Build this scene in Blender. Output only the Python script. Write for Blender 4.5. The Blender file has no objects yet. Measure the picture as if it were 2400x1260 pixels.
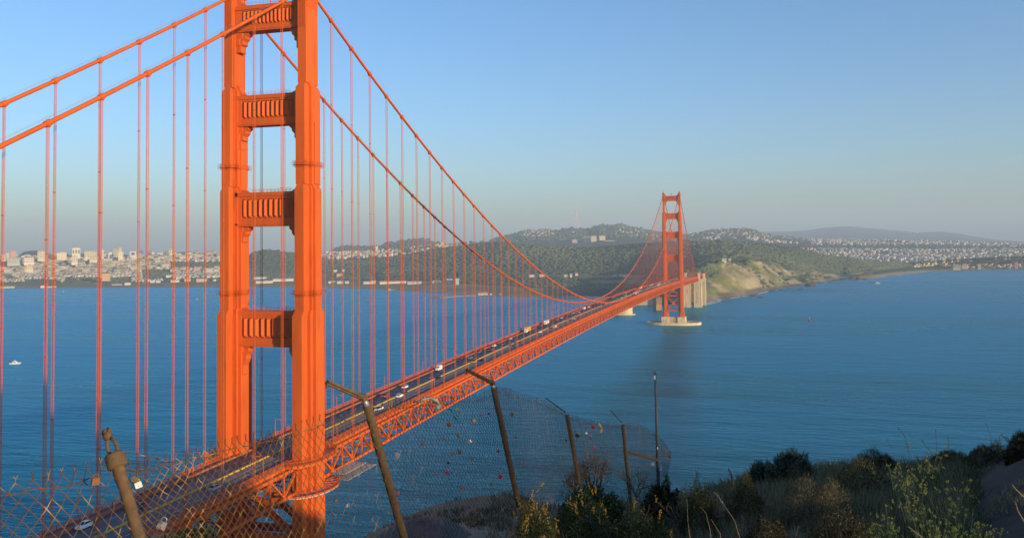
import bpy, math, random
import numpy as np
from mathutils import Vector, Matrix
random.seed(7)
RNG = np.random.default_rng(7)
scene = bpy.context.scene
COL = scene.collection
R = math.radians
# ------------------------------------------------------------------ camera
CAM = np.array([-254.6053, -156.7157, 140.9963])
RIGHT = np.array([0.276145, -0.961029, -0.012905])
UP = np.array([-0.037598, -0.024218, 0.998999])
FWD = np.array([0.96038, 0.275383, 0.042821])
FPX, PCX, PCY = 2047.81, 1207.07, 484.87      # focal length and optical axis in pixels of the 2400 px wide photograph
cd = bpy.data.cameras.new('camera'); cam = bpy.data.objects.new('camera', cd); COL.objects.link(cam)
m = Matrix.Identity(4)
for i in range(3):
    m[i][0] = RIGHT[i]; m[i][1] = UP[i]; m[i][2] = -FWD[i]; m[i][3] = CAM[i]
cam.matrix_world = m
cd.sensor_width = 36; cd.lens = FPX / 2400 * 36
cd.shift_x = -(PCX - 1200) / 2400; cd.shift_y = -(630 - PCY) / 2400
cd.clip_start = 0.1; cd.clip_end = 60000
scene.camera = cam
# ------------------------------------------------------------------ world, sun, exposure
SUN_EL, SUN_A = R(8.5), R(27)                  # A: degrees north of the bridge's west side
SUN = np.array([-math.sin(SUN_A) * math.cos(SUN_EL), -math.cos(SUN_A) * math.cos(SUN_EL), math.sin(SUN_EL)])
w = bpy.data.worlds.new('World'); scene.world = w; w.use_nodes = True
nt = w.node_tree; nt.nodes.clear()
sky = nt.nodes.new('ShaderNodeTexSky'); sky.sky_type = 'NISHITA'; sky.sun_disc = False
sky.sun_elevation = SUN_EL; sky.sun_rotation = R(207); sky.altitude = 0; sky.air_density = 1.0; sky.dust_density = 1.0; sky.ozone_density = 3.0
bg = nt.nodes.new('ShaderNodeBackground'); bg.inputs[1].default_value = 0.145
wo = nt.nodes.new('ShaderNodeOutputWorld')
hs = nt.nodes.new('ShaderNodeHueSaturation'); hs.inputs['Saturation'].default_value = 1.05
mu = nt.nodes.new('ShaderNodeMixRGB'); mu.blend_type = 'MULTIPLY'; mu.inputs[0].default_value = 1; mu.inputs[2].default_value = (0.81, 0.90, 1.05, 1)
nt.links.new(sky.outputs[0], hs.inputs['Color']); nt.links.new(hs.outputs[0], mu.inputs[1]); nt.links.new(mu.outputs[0], bg.inputs[0]); nt.links.new(bg.outputs[0], wo.inputs[0])
sl = bpy.data.lights.new('sun', 'SUN'); sl.energy = 4.1; sl.angle = R(0.5); sl.color = (1.0, 0.74, 0.47)
so = bpy.data.objects.new('sun', sl); COL.objects.link(so)
so.rotation_euler = Vector(SUN).to_track_quat('Z', 'Y').to_euler(); so.location = (-400, -500, 400)
vs = scene.view_settings; vs.view_transform = 'Standard'; vs.look = 'None'; vs.exposure = 0.78; vs.gamma = 1
scene.cycles.use_denoising = True
scene.cycles.max_bounces = 6; scene.cycles.diffuse_bounces = 4; scene.cycles.glossy_bounces = 3
scene.cycles.transparent_max_bounces = 12; scene.cycles.volume_bounces = 0

# ------------------------------------------------------------------ pixel <-> world (used once, to survey the place)
def ray(u, v):
    d = FWD + RIGHT * (u - PCX) / FPX + UP * (PCY - v) / FPX
    return d / np.linalg.norm(d)
def at_d(u, v, D):
    d = ray(u, v); return CAM + d * D / math.hypot(d[0], d[1])
def on_x(u, v, X): d = ray(u, v); return CAM + d * (X - CAM[0]) / d[0]
def on_y(u, v, Y): d = ray(u, v); return CAM + d * (Y - CAM[1]) / d[1]
def on_z(u, v, Z): d = ray(u, v); return CAM + d * (Z - CAM[2]) / d[2]
def proj(P):
    d = np.asarray(P, float) - CAM; z = d @ FWD
    return PCX + FPX * (d @ RIGHT) / z, PCY - FPX * (d @ UP) / z
def lerp_tab(tab):
    xs = [a for a, b in tab]; ys = [b for a, b in tab]
    return lambda u: float(np.interp(u, xs, ys))

# ------------------------------------------------------------------ object helpers
def link(o, parent=None):
    COL.objects.link(o)
    if parent is not None: o.parent = parent
    return o
def empty(name, loc=(0, 0, 0), rz=0.0, parent=None):
    o = bpy.data.objects.new(name, None); o.location = loc; o.rotation_euler = (0, 0, rz); o.empty_display_size = 0.5
    return link(o, parent)
def tag(o, label=None, cat=None, group=None, kind=None):
    if label: o['label'] = label
    if cat: o['category'] = cat
    if group: o['group'] = group
    if kind: o['kind'] = kind
    return o
def dup(root, loc=None, rz=None, parent=None):
    c = root.copy(); COL.objects.link(c)
    if loc is not None: c.location = loc
    if rz is not None: c.rotation_euler = (0, 0, rz)
    if parent is not None: c.parent = parent
    for ch in list(root.children):
        d = ch.copy(); COL.objects.link(d); d.parent = c; 
        for g in list(ch.children):
            e = g.copy(); COL.objects.link(e); e.parent = d
    return c

class MB:
    """collects faces; build() links them as one mesh object"""
    def __init__(s): s.v = []; s.f = []; s.mi = []; s.n = 0; s.cur = 0
    def add(s, vs, fs):
        b = s.n; s.v.extend(vs); s.n += len(vs)
        for f in fs: s.f.append([b + i for i in f]); s.mi.append(s.cur)
    def box(s, x0, x1, y0, y1, z0, z1):
        s.add([(x0,y0,z0),(x1,y0,z0),(x1,y1,z0),(x0,y1,z0),(x0,y0,z1),(x1,y0,z1),(x1,y1,z1),(x0,y1,z1)],
              [(0,3,2,1),(4,5,6,7),(0,1,5,4),(1,2,6,5),(2,3,7,6),(3,0,4,7)])
    def loft(s, p0, z0, p1, z1, caps=True):
        n = len(p0)
        s.add([(x, y, z0) for x, y in p0] + [(x, y, z1) for x, y in p1],
              [(i, (i+1) % n, n + (i+1) % n, n + i) for i in range(n)] + ([tuple(range(n))[::-1], tuple(range(n, 2*n))] if caps else []))
    def prism_x(s, poly, x0, x1):      # poly in (y,z), extruded along x
        n = len(poly)
        s.add([(x0, y, z) for y, z in poly] + [(x1, y, z) for y, z in poly],
              [(i, (i+1) % n, n + (i+1) % n, n + i)[::-1] for i in range(n)] + [tuple(range(n)), tuple(range(n, 2*n))[::-1]])
    def prism_y(s, poly, y0, y1):      # poly in (x,z)
        n = len(poly)
        s.add([(x, y0, z) for x, z in poly] + [(x, y1, z) for x, z in poly],
              [(i, (i+1) % n, n + (i+1) % n, n + i) for i in range(n)] + [tuple(range(n))[::-1], tuple(range(n, 2*n))])
    def bar(s, a, b, w, h=None, up=(0, 0, 1)):
        a = np.array(a, float); b = np.array(b, float); h = h or w
        d = b - a; L = np.linalg.norm(d)
        if L < 1e-9: return
        d /= L; up = np.array(up, float)
        r = np.cross(d, up)
        if np.linalg.norm(r) < 1e-3: r = np.cross(d, (1, 0, 0))
        r /= np.linalg.norm(r); q = np.cross(r, d)
        vs = []
        for p in (a, b):
            for i, j in ((-1,-1),(1,-1),(1,1),(-1,1)): vs.append(tuple(p + r*i*w/2 + q*j*h/2))
        s.add(vs, [(0,3,2,1)[::-1],(4,5,6,7)[::-1],(0,1,5,4)[::-1],(1,2,6,5)[::-1],(2,3,7,6)[::-1],(3,0,4,7)[::-1]])
    def tube(s, pts, rad, n=6, caps=True):
        pts = np.array(pts, float); k = len(pts)
        rads = rad if hasattr(rad, '__len__') else [rad]*k
        vs = []; pr = None
        for i in range(k):
            t = pts[min(i+1, k-1)] - pts[max(i-1, 0)]; t /= max(np.linalg.norm(t), 1e-9)
            ref = np.array([0, 0, 1.0]) if abs(t[2]) < 0.9 else np.array([1.0, 0, 0])
            if pr is None: r = np.cross(t, ref)
            else: r = pr - t * (pr @ t)
            r /= max(np.linalg.norm(r), 1e-9); pr = r; q = np.cross(t, r)
            for j in range(n):
                a = 2*math.pi*j/n; vs.append(tuple(pts[i] + rads[i]*(r*math.cos(a) + q*math.sin(a))))
        fs = [(i*n+j, i*n+(j+1) % n, (i+1)*n+(j+1) % n, (i+1)*n+j) for i in range(k-1) for j in range(n)]
        if caps: fs += [tuple(range(n))[::-1], tuple(range((k-1)*n, k*n))]
        s.add(vs, fs)
    def ball(s, c, r, seg=8, rings=5, jit=0.0, sc=(1, 1, 1)):
        vs = []; fs = []
        for i in range(rings+1):
            th = math.pi*i/rings
            for j in range(seg):
                a = 2*math.pi*j/seg; k = r*(1 + jit*(random.random()-.5)*2)
                vs.append((c[0]+sc[0]*k*math.sin(th)*math.cos(a), c[1]+sc[1]*k*math.sin(th)*math.sin(a), c[2]+sc[2]*k*math.cos(th)))
        for i in range(rings):
            for j in range(seg): fs.append((i*seg+j, (i+1)*seg+j, (i+1)*seg+(j+1) % seg, i*seg+(j+1) % seg))
        s.add(vs, fs)
    def lathe(s, prof, c=(0, 0, 0), n=16):
        vs = [(c[0]+r*math.cos(2*math.pi*j/n), c[1]+r*math.sin(2*math.pi*j/n), c[2]+z) for r, z in prof for j in range(n)]
        k = len(prof)
        s.add(vs, [(i*n+j, i*n+(j+1) % n, (i+1)*n+(j+1) % n, (i+1)*n+j) for i in range(k-1) for j in range(n)] + [tuple(range(n))[::-1], tuple(range((k-1)*n, k*n))])
    def build(s, name, mats, parent=None, loc=None, smooth=False):
        me = bpy.data.meshes.new(name); me.from_pydata(s.v, [], s.f)
        for mt in (mats if isinstance(mats, (list, tuple)) else [mats]): me.materials.append(mt)
        if isinstance(mats, (list, tuple)) and len(mats) > 1: me.polygons.foreach_set('material_index', s.mi)
        if smooth: me.polygons.foreach_set('use_smooth', [True]*len(me.polygons))
        me.update()
        o = bpy.data.objects.new(name, me)
        if loc is not None: o.location = loc
        return link(o, parent)

def mesh_np(name, V, F, mats, parent=None, smooth=False, mi=None, loc=None, colors=None):
    """V (n,3); F (m,k) all the same size"""
    V = np.asarray(V, np.float32); F = np.asarray(F, np.int32); k = F.shape[1]
    me = bpy.data.meshes.new(name)
    me.vertices.add(len(V)); me.vertices.foreach_set('co', V.ravel())
    me.loops.add(F.size); me.loops.foreach_set('vertex_index', F.ravel())
    me.polygons.add(len(F)); me.polygons.foreach_set('loop_start', np.arange(0, F.size, k, dtype=np.int32))
    try: me.polygons.foreach_set('loop_total', np.full(len(F), k, np.int32))
    except Exception: pass
    for mt in (mats if isinstance(mats, (list, tuple)) else [mats]): me.materials.append(mt)
    if mi is not None: me.polygons.foreach_set('material_index', np.asarray(mi, np.int32))
    if smooth: me.polygons.foreach_set('use_smooth', np.ones(len(F), bool))
    if colors is not None:
        ca = me.color_attributes.new('tint', 'FLOAT_COLOR', 'POINT')
        c4 = np.ones((len(V), 4), np.float32); c4[:, :3] = colors; ca.data.foreach_set('color', c4.ravel())
    me.update(calc_edges=True); me.validate()
    o = bpy.data.objects.new(name, me)
    if loc is not None: o.location = loc
    return link(o, parent)

# ------------------------------------------------------------------ materials
def new_mat(name):
    mt = bpy.data.materials.new(name); mt.use_nodes = True
    return mt, mt.node_tree, mt.node_tree.nodes['Principled BSDF']
def paint(name, col, rough=0.6, var=0.12, scale=0.3, metal=0.0, stain=None, stain_amt=0.0, stretch=None, bump=0.0, bscale=None, spec=None):
    mt, t, b = new_mat(name)
    tc = t.nodes.new('ShaderNodeTexCoord'); mp = t.nodes.new('ShaderNodeMapping')
    t.links.new(tc.outputs['Object'], mp.inputs[0])
    if stretch: mp.inputs['Scale'].default_value = stretch
    n = t.nodes.new('ShaderNodeTexNoise'); n.inputs['Scale'].default_value = scale; n.inputs['Detail'].default_value = 6; n.inputs['Roughness'].default_value = 0.65
    t.links.new(mp.outputs[0], n.inputs[0])
    cr = t.nodes.new('ShaderNodeValToRGB')
    cr.color_ramp.elements[0].position = 0.3; cr.color_ramp.elements[1].position = 0.7
    cr.color_ramp.elements[0].color = (*[c*(1-var) for c in col], 1); cr.color_ramp.elements[1].color = (*[min(1, c*(1+var)) for c in col], 1)
    t.links.new(n.outputs[0], cr.inputs[0]); out = cr.outputs[0]
    if stain:
        n2 = t.nodes.new('ShaderNodeTexNoise'); n2.inputs['Scale'].default_value = scale*3.1; n2.inputs['Detail'].default_value = 8
        t.links.new(mp.outputs[0], n2.inputs[0])
        c2 = t.nodes.new('ShaderNodeValToRGB'); c2.color_ramp.elements[0].position = 0.55; c2.color_ramp.elements[1].position = 0.75
        c2.color_ramp.elements[1].color = (stain_amt,)*3 + (1,)
        t.links.new(n2.outputs[0], c2.inputs[0])
        mx = t.nodes.new('ShaderNodeMixRGB'); mx.inputs[2].default_value = (*stain, 1)
        t.links.new(c2.outputs[0], mx.inputs[0]); t.links.new(out, mx.inputs[1]); out = mx.outputs[0]
    t.links.new(out, b.inputs['Base Color'])
    b.inputs['Roughness'].default_value = rough; b.inputs['Metallic'].default_value = metal
    if spec is not None: b.inputs['Specular IOR Level'].default_value = spec
    if bump:
        bn = t.nodes.new('ShaderNodeTexNoise'); bn.inputs['Scale'].default_value = bscale or scale*8; bn.inputs['Detail'].default_value = 6
        t.links.new(tc.outputs['Object'], bn.inputs[0])
        bp = t.nodes.new('ShaderNodeBump'); bp.inputs['Strength'].default_value = bump; t.links.new(bn.outputs[0], bp.inputs['Height']); t.links.new(bp.outputs[0], b.inputs['Normal'])
    return mt
def tinted(name, rough=0.9, var=0.25, scale=0.05, bump=0.0, spec=0.2, bdist=1.0):
    """colour comes from the mesh's own tint attribute, broken up by noise"""
    mt, t, b = new_mat(name)
    at = t.nodes.new('ShaderNodeAttribute'); at.attribute_name = 'tint'
    tc = t.nodes.new('ShaderNodeTexCoord')
    n = t.nodes.new('ShaderNodeTexNoise'); n.inputs['Scale'].default_value = scale; n.inputs['Detail'].default_value = 8; n.inputs['Roughness'].default_value = 0.7
    t.links.new(tc.outputs['Object'], n.inputs[0])
    mr = t.nodes.new('ShaderNodeMapRange'); mr.inputs[1].default_value = 0.3; mr.inputs[2].default_value = 0.7; mr.inputs[3].default_value = 1-var; mr.inputs[4].default_value = 1+var
    t.links.new(n.outputs[0], mr.inputs[0])
    vm = t.nodes.new('ShaderNodeVectorMath'); vm.operation = 'SCALE'
    t.links.new(at.outputs['Color'], vm.inputs[0]); t.links.new(mr.outputs[0], vm.inputs['Scale'])
    t.links.new(vm.outputs[0], b.inputs['Base Color']); b.inputs['Roughness'].default_value = rough; b.inputs['Specular IOR Level'].default_value = spec
    if bump:
        bp = t.nodes.new('ShaderNodeBump'); bp.inputs['Strength'].default_value = bump; bp.inputs['Distance'].default_value = bdist
        t.links.new(n.outputs[0], bp.inputs['Height']); t.links.new(bp.outputs[0], b.inputs['Normal'])
    return mt

M = {}
ORANGE = (0.56, 0.100, 0.010)
M['orange'] = paint('orange_paint', ORANGE, 0.7, 0.13, 0.12, stain=(0.33, 0.07, 0.015), stain_amt=0.5, stretch=(1, 1, 0.25), spec=0.25)
M['orange_b'] = paint('orange_paint_small', ORANGE, 0.6, 0.12, 0.6, stain=(0.25, 0.08, 0.035), stain_amt=0.3, spec=0.25)
M['asphalt'] = paint('asphalt', (0.13, 0.125, 0.125), 0.85, 0.25, 0.15, stain=(0.085, 0.083, 0.083), stain_amt=0.6, stretch=(0.15, 1, 1), bump=0.1, bscale=4)
M['walk'] = paint('sidewalk_concrete', (0.20, 0.15, 0.12), 0.85, 0.18, 0.4)
M['concrete'] = paint('pier_concrete', (0.66, 0.54, 0.33), 0.85, 0.18, 0.06, stain=(0.18, 0.15, 0.11), stain_amt=0.7, stretch=(1, 1, 0.35), bump=0.15, bscale=0.5)
M['line'] = paint('lane_paint', (0.6, 0.6, 0.56), 0.7, 0.1, 1)
M['yellow'] = paint('yellow_marker', (0.62, 0.42, 0.05), 0.6, 0.15, 1)
M['steel'] = paint('galvanised_steel', (0.30, 0.32, 0.34), 0.5, 0.2, 8, metal=0.6)
M['rust'] = paint('rusty_steel', (0.105, 0.066, 0.030), 0.9, 0.35, 14, stain=(0.17, 0.125, 0.06), stain_amt=0.8, bump=0.4, bscale=60)
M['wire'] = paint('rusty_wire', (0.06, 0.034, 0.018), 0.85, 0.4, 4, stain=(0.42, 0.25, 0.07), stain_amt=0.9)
M['wire_bright'] = paint('sunlit_rust_wire', (0.10, 0.055, 0.025), 0.8, 0.4, 3, stain=(0.60, 0.36, 0.09), stain_amt=1.0)  # lit copy of the rusty wire, sunlight painted in as gold stain
M['glass'] = paint('dark_glass', (0.012, 0.015, 0.018), 0.12, 0.1, 1)
M['tyre'] = paint('tyre_rubber', (0.015, 0.015, 0.015), 0.9, 0.1, 3)
M['lamp'] = paint('lamp_glass', (0.7, 0.68, 0.6), 0.3, 0.05, 1)
M['white'] = paint('white_paint', (0.78, 0.77, 0.73), 0.45, 0.06, 1)
M['net'] = paint('grey_platform', (0.38, 0.37, 0.36), 0.8, 0.15, 0.8)
# ================================================================== THE SETTING: water, haze
def make_water():
    mt, t, b = new_mat('sea_water')
    b.inputs['Base Color'].default_value = (0.006, 0.050, 0.070, 1); b.inputs['Roughness'].default_value = 0.3; b.inputs['IOR'].default_value = 1.33; b.inputs['Specular IOR Level'].default_value = 0.30
    tc = t.nodes.new('ShaderNodeTexCoord')
    def noise(sc, stretch, rot, det=4, rg=0.6):
        mp = t.nodes.new('ShaderNodeMapping'); mp.inputs['Scale'].default_value = stretch; mp.inputs['Rotation'].default_value = (0, 0, rot)
        t.links.new(tc.outputs['Object'], mp.inputs[0])
        n = t.nodes.new('ShaderNodeTexNoise'); n.inputs['Scale'].default_value = sc; n.inputs['Detail'].default_value = det; n.inputs['Roughness'].default_value = rg
        t.links.new(mp.outputs[0], n.inputs[0]); return n.outputs[0]
    a = noise(0.16, (1, 0.35, 1), R(35), 5, 0.65); c = noise(0.03, (1, 0.3, 1), R(25), 4, 0.6); e = noise(0.7, (1, 0.5, 1), R(45), 3)
    m1 = t.nodes.new('ShaderNodeMath'); m1.operation = 'MULTIPLY_ADD'; m1.inputs[1].default_value = 2.2; t.links.new(a, m1.inputs[0])
    m2 = t.nodes.new('ShaderNodeMath'); m2.operation = 'MULTIPLY_ADD'; m2.inputs[1].default_value = 5.0; t.links.new(c, m2.inputs[0])
    m3 = t.nodes.new('ShaderNodeMath'); m3.operation = 'MULTIPLY'; m3.inputs[1].default_value = 0.35; t.links.new(e, m3.inputs[0])
    t.links.new(m3.outputs[0], m1.inputs[2]); t.links.new(m1.outputs[0], m2.inputs[2])
    bp = t.nodes.new('ShaderNodeBump'); bp.inputs['Strength'].default_value = 0.55; bp.inputs['Distance'].default_value = 1.0
    t.links.new(m2.outputs[0], bp.inputs['Height']); t.links.new(bp.outputs[0], b.inputs['Normal'])
    # currents: bands of ruffled and smoother water
    s = noise(0.0035, (1, 0.22, 1), R(20), 8, 0.62)
    mr = t.nodes.new('ShaderNodeMapRange'); mr.inputs[1].default_value = 0.35; mr.inputs[2].default_value = 0.65; mr.inputs[3].default_value = 0.19; mr.inputs[4].default_value = 0.44
    t.links.new(s, mr.inputs[0]); t.links.new(mr.outputs[0], b.inputs['Roughness'])
    cr = t.nodes.new('ShaderNodeValToRGB'); cr.color_ramp.elements[0].position = 0.38; cr.color_ramp.elements[1].position = 0.66
    cr.color_ramp.elements[0].color = (0.0, 0.050, 0.070, 1); cr.color_ramp.elements[1].color = (0.0, 0.135, 0.165, 1)
    t.links.new(s, cr.inputs[0]); t.links.new(cr.outputs[0], b.inputs['Base Color'])
    o = [n_ for n_ in t.nodes if n_.type == 'OUTPUT_MATERIAL'][0]; df = t.nodes.new('ShaderNodeBsdfDiffuse'); gl = t.nodes.new('ShaderNodeBsdfGlossy'); fr = t.nodes.new('ShaderNodeFresnel'); mx = t.nodes.new('ShaderNodeMixShader')
    fr.inputs[0].default_value = 1.30; gl.inputs[0].default_value = (0.24, 0.68, 0.86, 1)
    t.links.new(cr.outputs[0], df.inputs[0]); t.links.new(mr.outputs[0], gl.inputs['Roughness']); t.links.new(bp.outputs[0], fr.inputs['Normal']); t.links.new(bp.outputs[0], gl.inputs['Normal']); t.links.new(bp.outputs[0], df.inputs['Normal'])
    t.links.new(fr.outputs[0], mx.inputs[0]); t.links.new(df.outputs[0], mx.inputs[1]); t.links.new(gl.outputs[0], mx.inputs[2]); t.links.new(mx.outputs[0], o.inputs[0])
    mb = MB(); mb.add([(-1500, -30000, 0), (45000, -30000, 0), (45000, 30000, 0), (-1500, 30000, 0)], [(0, 1, 2, 3)])
    tag(mb.build('water', mt), kind='structure')
make_water()

def make_haze():
    mt = bpy.data.materials.new('haze_air'); mt.use_nodes = True; t = mt.node_tree; t.nodes.clear()
    o = t.nodes.new('ShaderNodeOutputMaterial'); p = t.nodes.new('ShaderNodeVolumePrincipled')
    p.inputs['Color'].default_value = (0.70, 0.88, 1.0, 1); p.inputs['Density'].default_value = 8.5e-5; p.inputs['Anisotropy'].default_value = 0.0
    t.links.new(p.outputs[0], o.inputs['Volume'])
    mb = MB(); mb.box(-1400, 26000, -14000, 16000, -4, 760)
    h = mb.build('haze', mt); tag(h, kind='stuff')
make_haze()

# ================================================================== THE BRIDGE
def cable_z(x):
    if 0 <= x <= 1280: return 83.22 + 143.13 * ((x - 640) / 640.0) ** 2
    if x < 0: return 226.35 - 0.575*(-x) + 0.00025*x*x
    d = x - 1280; return 226.35 - 0.575*d + 0.00042*d*d
def deck_z(x):
    if x < 0: return 73.5 + 0.02*x
    if x > 1280: return 73.5 - 0.02*(x - 1280)
    return 79.9 - 6.4*((x - 640) / 640.0) ** 2
BR = empty('suspension_bridge', (0, 0, 0)); tag(BR, 'long red-orange suspension bridge with two tall towers crossing the blue strait', 'bridge')
CY = 13.7
X0, X1 = -300.0, 1678.0

def cross_poly(rects):
    """stepped cross-section from nested rectangles (hx, hy), widest hx first"""
    q = []
    for hx, hy in rects: q.append((hx, hy))
    pts = []
    # first quadrant staircase from (+hx0, 0) to (0, +hyN)
    st = [(q[0][0], 0)]
    for i, (hx, hy) in enumerate(q):
        st.append((hx, hy))
        if i + 1 < len(q): st.append((q[i+1][0], hy))
    st = st[1:]
    quad = st
    full = [(x, y) for x, y in quad] + [(-x, y) for x, y in quad[::-1]] + [(-x, -y) for x, y in quad] + [(x, -y) for x, y in quad[::-1]]
    return full
STAGES = [  # z0, z1, rects
    (13, 20.5, [(9.0, 3.0), (6.2, 4.4), (3.6, 5.2)]),
    (20.5, 120.8, [(7.4, 1.7), (3.9, 2.8), (2.3, 3.85)]),
    (120.8, 161.2, [(5.9, 1.6), (2.5, 2.6), (1.9, 3.6)]),
    (161.2, 194.2, [(5.2, 1.6), (2.4, 2.6)]),
    (194.2, 226.0, [(3.9, 1.5)])]
def tower(tx):
    for sy in (-1, 1):
        mb = MB(); cy = sy*CY
        for k, (z0, z1, rc) in enumerate(STAGES):
            poly = [(tx+x, cy+y) for x, y in cross_poly(rc)]
            last = k == len(STAGES)-1
            sh = 0 if last else 1.6
            mb.loft(poly, z0, poly, z1 - sh)
            if not last:
                nx = STAGES[k+1][2][0][0] / rc[0][0]
                ny = STAGES[k+1][2][-1][1] / rc[-1][1]
                p2 = [(tx+x*nx, cy+y*ny) for x, y in cross_poly(rc)]
                mb.loft(poly, z1 - sh + 0.002, p2, z1)
        # extra corner pilaster on the third stage west/east faces
        for zz in ((161.4, 181.5),):
            for s2 in (-1, 1):
                mb.box(tx-1.0, tx+2.6, cy+s2*2.55, cy+s2*3.0, *zz) if s2 < 0 else mb.box(tx-1.0, tx+2.6, cy+2.55, cy+3.0, *zz)
        leg = mb.build('tower_leg', M['orange'], BR)
        # flutes and crown near the top of the leg
        fl = MB()
        for j in range(5):
            y = cy - 1.2 + j*0.6
            for s2 in (-1, 1):
                fl.box(tx + s2*3.9 - (0.22 if s2 < 0 else 0.0), tx + s2*3.9 + (0.22 if s2 > 0 else 0.0), y-0.14, y+0.14, 212.5, 225.2)
        for j in range(9):
            x = tx - 3.4 + j*0.85
            for s2 in (-1, 1):
                fl.box(x-0.16, x+0.16, cy + s2*1.5 - (0.2 if s2 < 0 else 0), cy + s2*1.5 + (0.2 if s2 > 0 else 0), 219, 225.2)
        fl.box(tx-4.3, tx+4.3, cy-1.9, cy+1.9, 225.3, 226.4)
        fl.loft([(tx-3.2, cy-1.5), (tx+3.2, cy-1.5), (tx+3.2, cy+1.5), (tx-3.2, cy+1.5)], 226.42, [(tx-1.0, cy-.6), (tx+1.0, cy-.6), (tx+1.0, cy+.6), (tx-1.0, cy+.6)], 229.0)
        fl.tube([(tx, cy, 229), (tx, cy, 233.5)], 0.16, 6)
        fl.build('leg_crown', M['orange'], leg)
        # inspection platforms with rails around the leg
        for z in (126.0, 167.5):
            rc = STAGES[2][2] if z < 150 else STAGES[3][2]
            off = [(x+.8, y+.8) for x, y in rc]; c4 = [(tx+x, cy+y) for x, y in cross_poly(off)]; inn = [(tx+x, cy+y) for x, y in cross_poly(rc)]
            pl = MB(); nn = len(c4)
            pl.add([(x, y, z-.06) for x, y in c4]+[(x, y, z+.06) for x, y in c4]+[(x, y, z+.06) for x, y in inn]+[(x, y, z-.06) for x, y in inn], [(r*nn+k, r*nn+(k+1) % nn, ((r+1) % 4)*nn+(k+1) % nn, ((r+1) % 4)*nn+k) for r in range(4) for k in range(nn)])
            for i in range(nn):
                a = np.array(c4[i]); b = np.array(c4[(i+1) % nn]); L = np.linalg.norm(b-a); n = max(1, int(L/1.2))
                for h in (0.6, 1.15): pl.bar((*a, z+h), (*b, z+h), 0.055)
                for j in range(n+1):
                    p = a + (b-a)*j/n; pl.bar((*p, z), (*p, z+1.15), 0.06)
                    c = p + (np.array((tx, cy))-p)*0.12; pl.bar((*p, z-0.15), (*c, z-.8), 0.08)
            pl.build('leg_platform', M['orange_b'], leg)
    # portal struts
    for z0, z1, per in ((212.8, 221.5, 1.46), (181.2, 191.4, 1.70), (148.0, 159.2, 1.92), (108.8, 120.3, 2.12)):
        mb = MB(); hx = 2.15; yi = 12.0; H = z1 - z0
        fz0, fz1 = z0 + H*0.24, z1 - H*0.20
        mb.box(tx-hx+0.65, tx+hx-0.65, -yi, yi, z0+0.3, z1-0.3)           # core
        for s2 in (-1, 1):
            xa, xb = sorted((tx + s2*(hx-0.65) , tx + s2*hx))
            mb.box(xa, xb, -yi, yi, z0+0.45, fz0); mb.box(xa, xb, -yi, yi, fz1, z1-0.45)    # bottom and top bands
            ye = yi - 2.3
            mb.box(xa, xb, -yi, -ye-0.004, fz0+0.002, fz1-0.002); mb.box(xa, xb, ye+0.004, yi, fz0+0.002, fz1-0.002)
            n = int(2*ye/per); y = -ye + (2*ye - n*per)/2
            for j in range(n):                                            # folded vertical fins
                ym = y + per*0.56; xo = tx + s2*(hx+0.28); xi = tx + s2*(hx-0.66)
                mb.add([(xi, y, fz0), (xo, ym, fz0+0.9), (xi, y+per*0.98, fz0), (xi, y, fz1), (xo, ym, fz1-0.35), (xi, y+per*0.98, fz1)],
                       [(0, 1, 4, 3), (1, 2, 5, 4), (0, 2, 1), (3, 4, 5)])
                y += per
            xc, xd = sorted((tx + s2*(hx+0.0), tx + s2*(hx+0.35)))
            mb.box(xc, xd, -yi, yi, z1-1.3, z1-0.46); mb.box(xc, xd, -yi, yi, z0+0.47, z0+0.95)
        mb.box(tx-hx-0.35, tx+hx+0.35, -yi, yi, z1-0.44, z1); mb.box(tx-hx-0.2, tx+hx+0.2, -yi, yi, z0, z0+0.44)
        for sy in (-1, 1):                                                # raised shoulders and stepped curved brackets
            top = [(sy*12.3, z1+0.01), (sy*8.2, z1+0.01), (sy*9.0, z1+0.5), (sy*10.0, z1+0.95), (sy*10.6, z1+1.8), (sy*11.2, z1+3.4), (sy*12.3, z1+4.2)]
            if z0 > 200: top = [(sy*12.3, z1+0.01), (sy*7.0, z1+0.01), (sy*8.6, z1+0.4), (sy*9.8, z1+1.1), (sy*10.9, z1+2.4), (sy*11.7, z1+4.2), (sy*12.3, z1+4.3)]
            mb.prism_x(top if sy > 0 else top[::-1], tx-1.4, tx+1.4)
            k = 1.0 + (226-z0)/226*0.9
            def st(f, dz, dy, hw):
                p = [(sy*12.2, z0-0.01)] + [(sy*(12.2-a*dy), z0-0.01-b*dz) for a, b in f] + [(sy*12.2, z0-0.01-dz)]
                mb.prism_x(p if sy > 0 else p[::-1], tx-hw, tx+hw)
            st([(1.0, 0), (1.0, 0.10), (0.80, 0.20), (0.80, 0.28), (0.58, 0.42), (0.58, 0.6), (0.40, 0.64), (0.40, 0.98)], 15.5 if z0 < 110 else 6.4*k, 3.9+0.5*k, 1.55)
            st([(0.62, 0), (0.62, 0.3), (0.34, 0.5), (0.34, 0.98)], 4.2*k, 3.7+0.5*k, 1.95)
        s = mb.build('portal_strut', M['orange'], BR)
        r = MB()
        for s2 in (-1, 1):
            for h in (0.6, 1.1): r.bar((tx+s2*2.2, -8.5, z1+h), (tx+s2*2.2, 8.5, z1+h), 0.06)
            for j in range(13): y = -8.5 + j*17/12; r.bar((tx+s2*2.2, y, z1), (tx+s2*2.2, y, z1+1.1), 0.06)
        r.build('strut_handrail', M['orange_b'], s)
    # red beacon on the top strut
    b = MB(); b.tube([(tx, 0, 221.5), (tx, 0, 224)], 0.25, 8); b.ball((tx, 0, 225.2), 1.25, 14, 9)
    b.build('aircraft_beacon', paint('beacon_red', (0.65, 0.12, 0.06), 0.35, 0.05, 1), BR)
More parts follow.
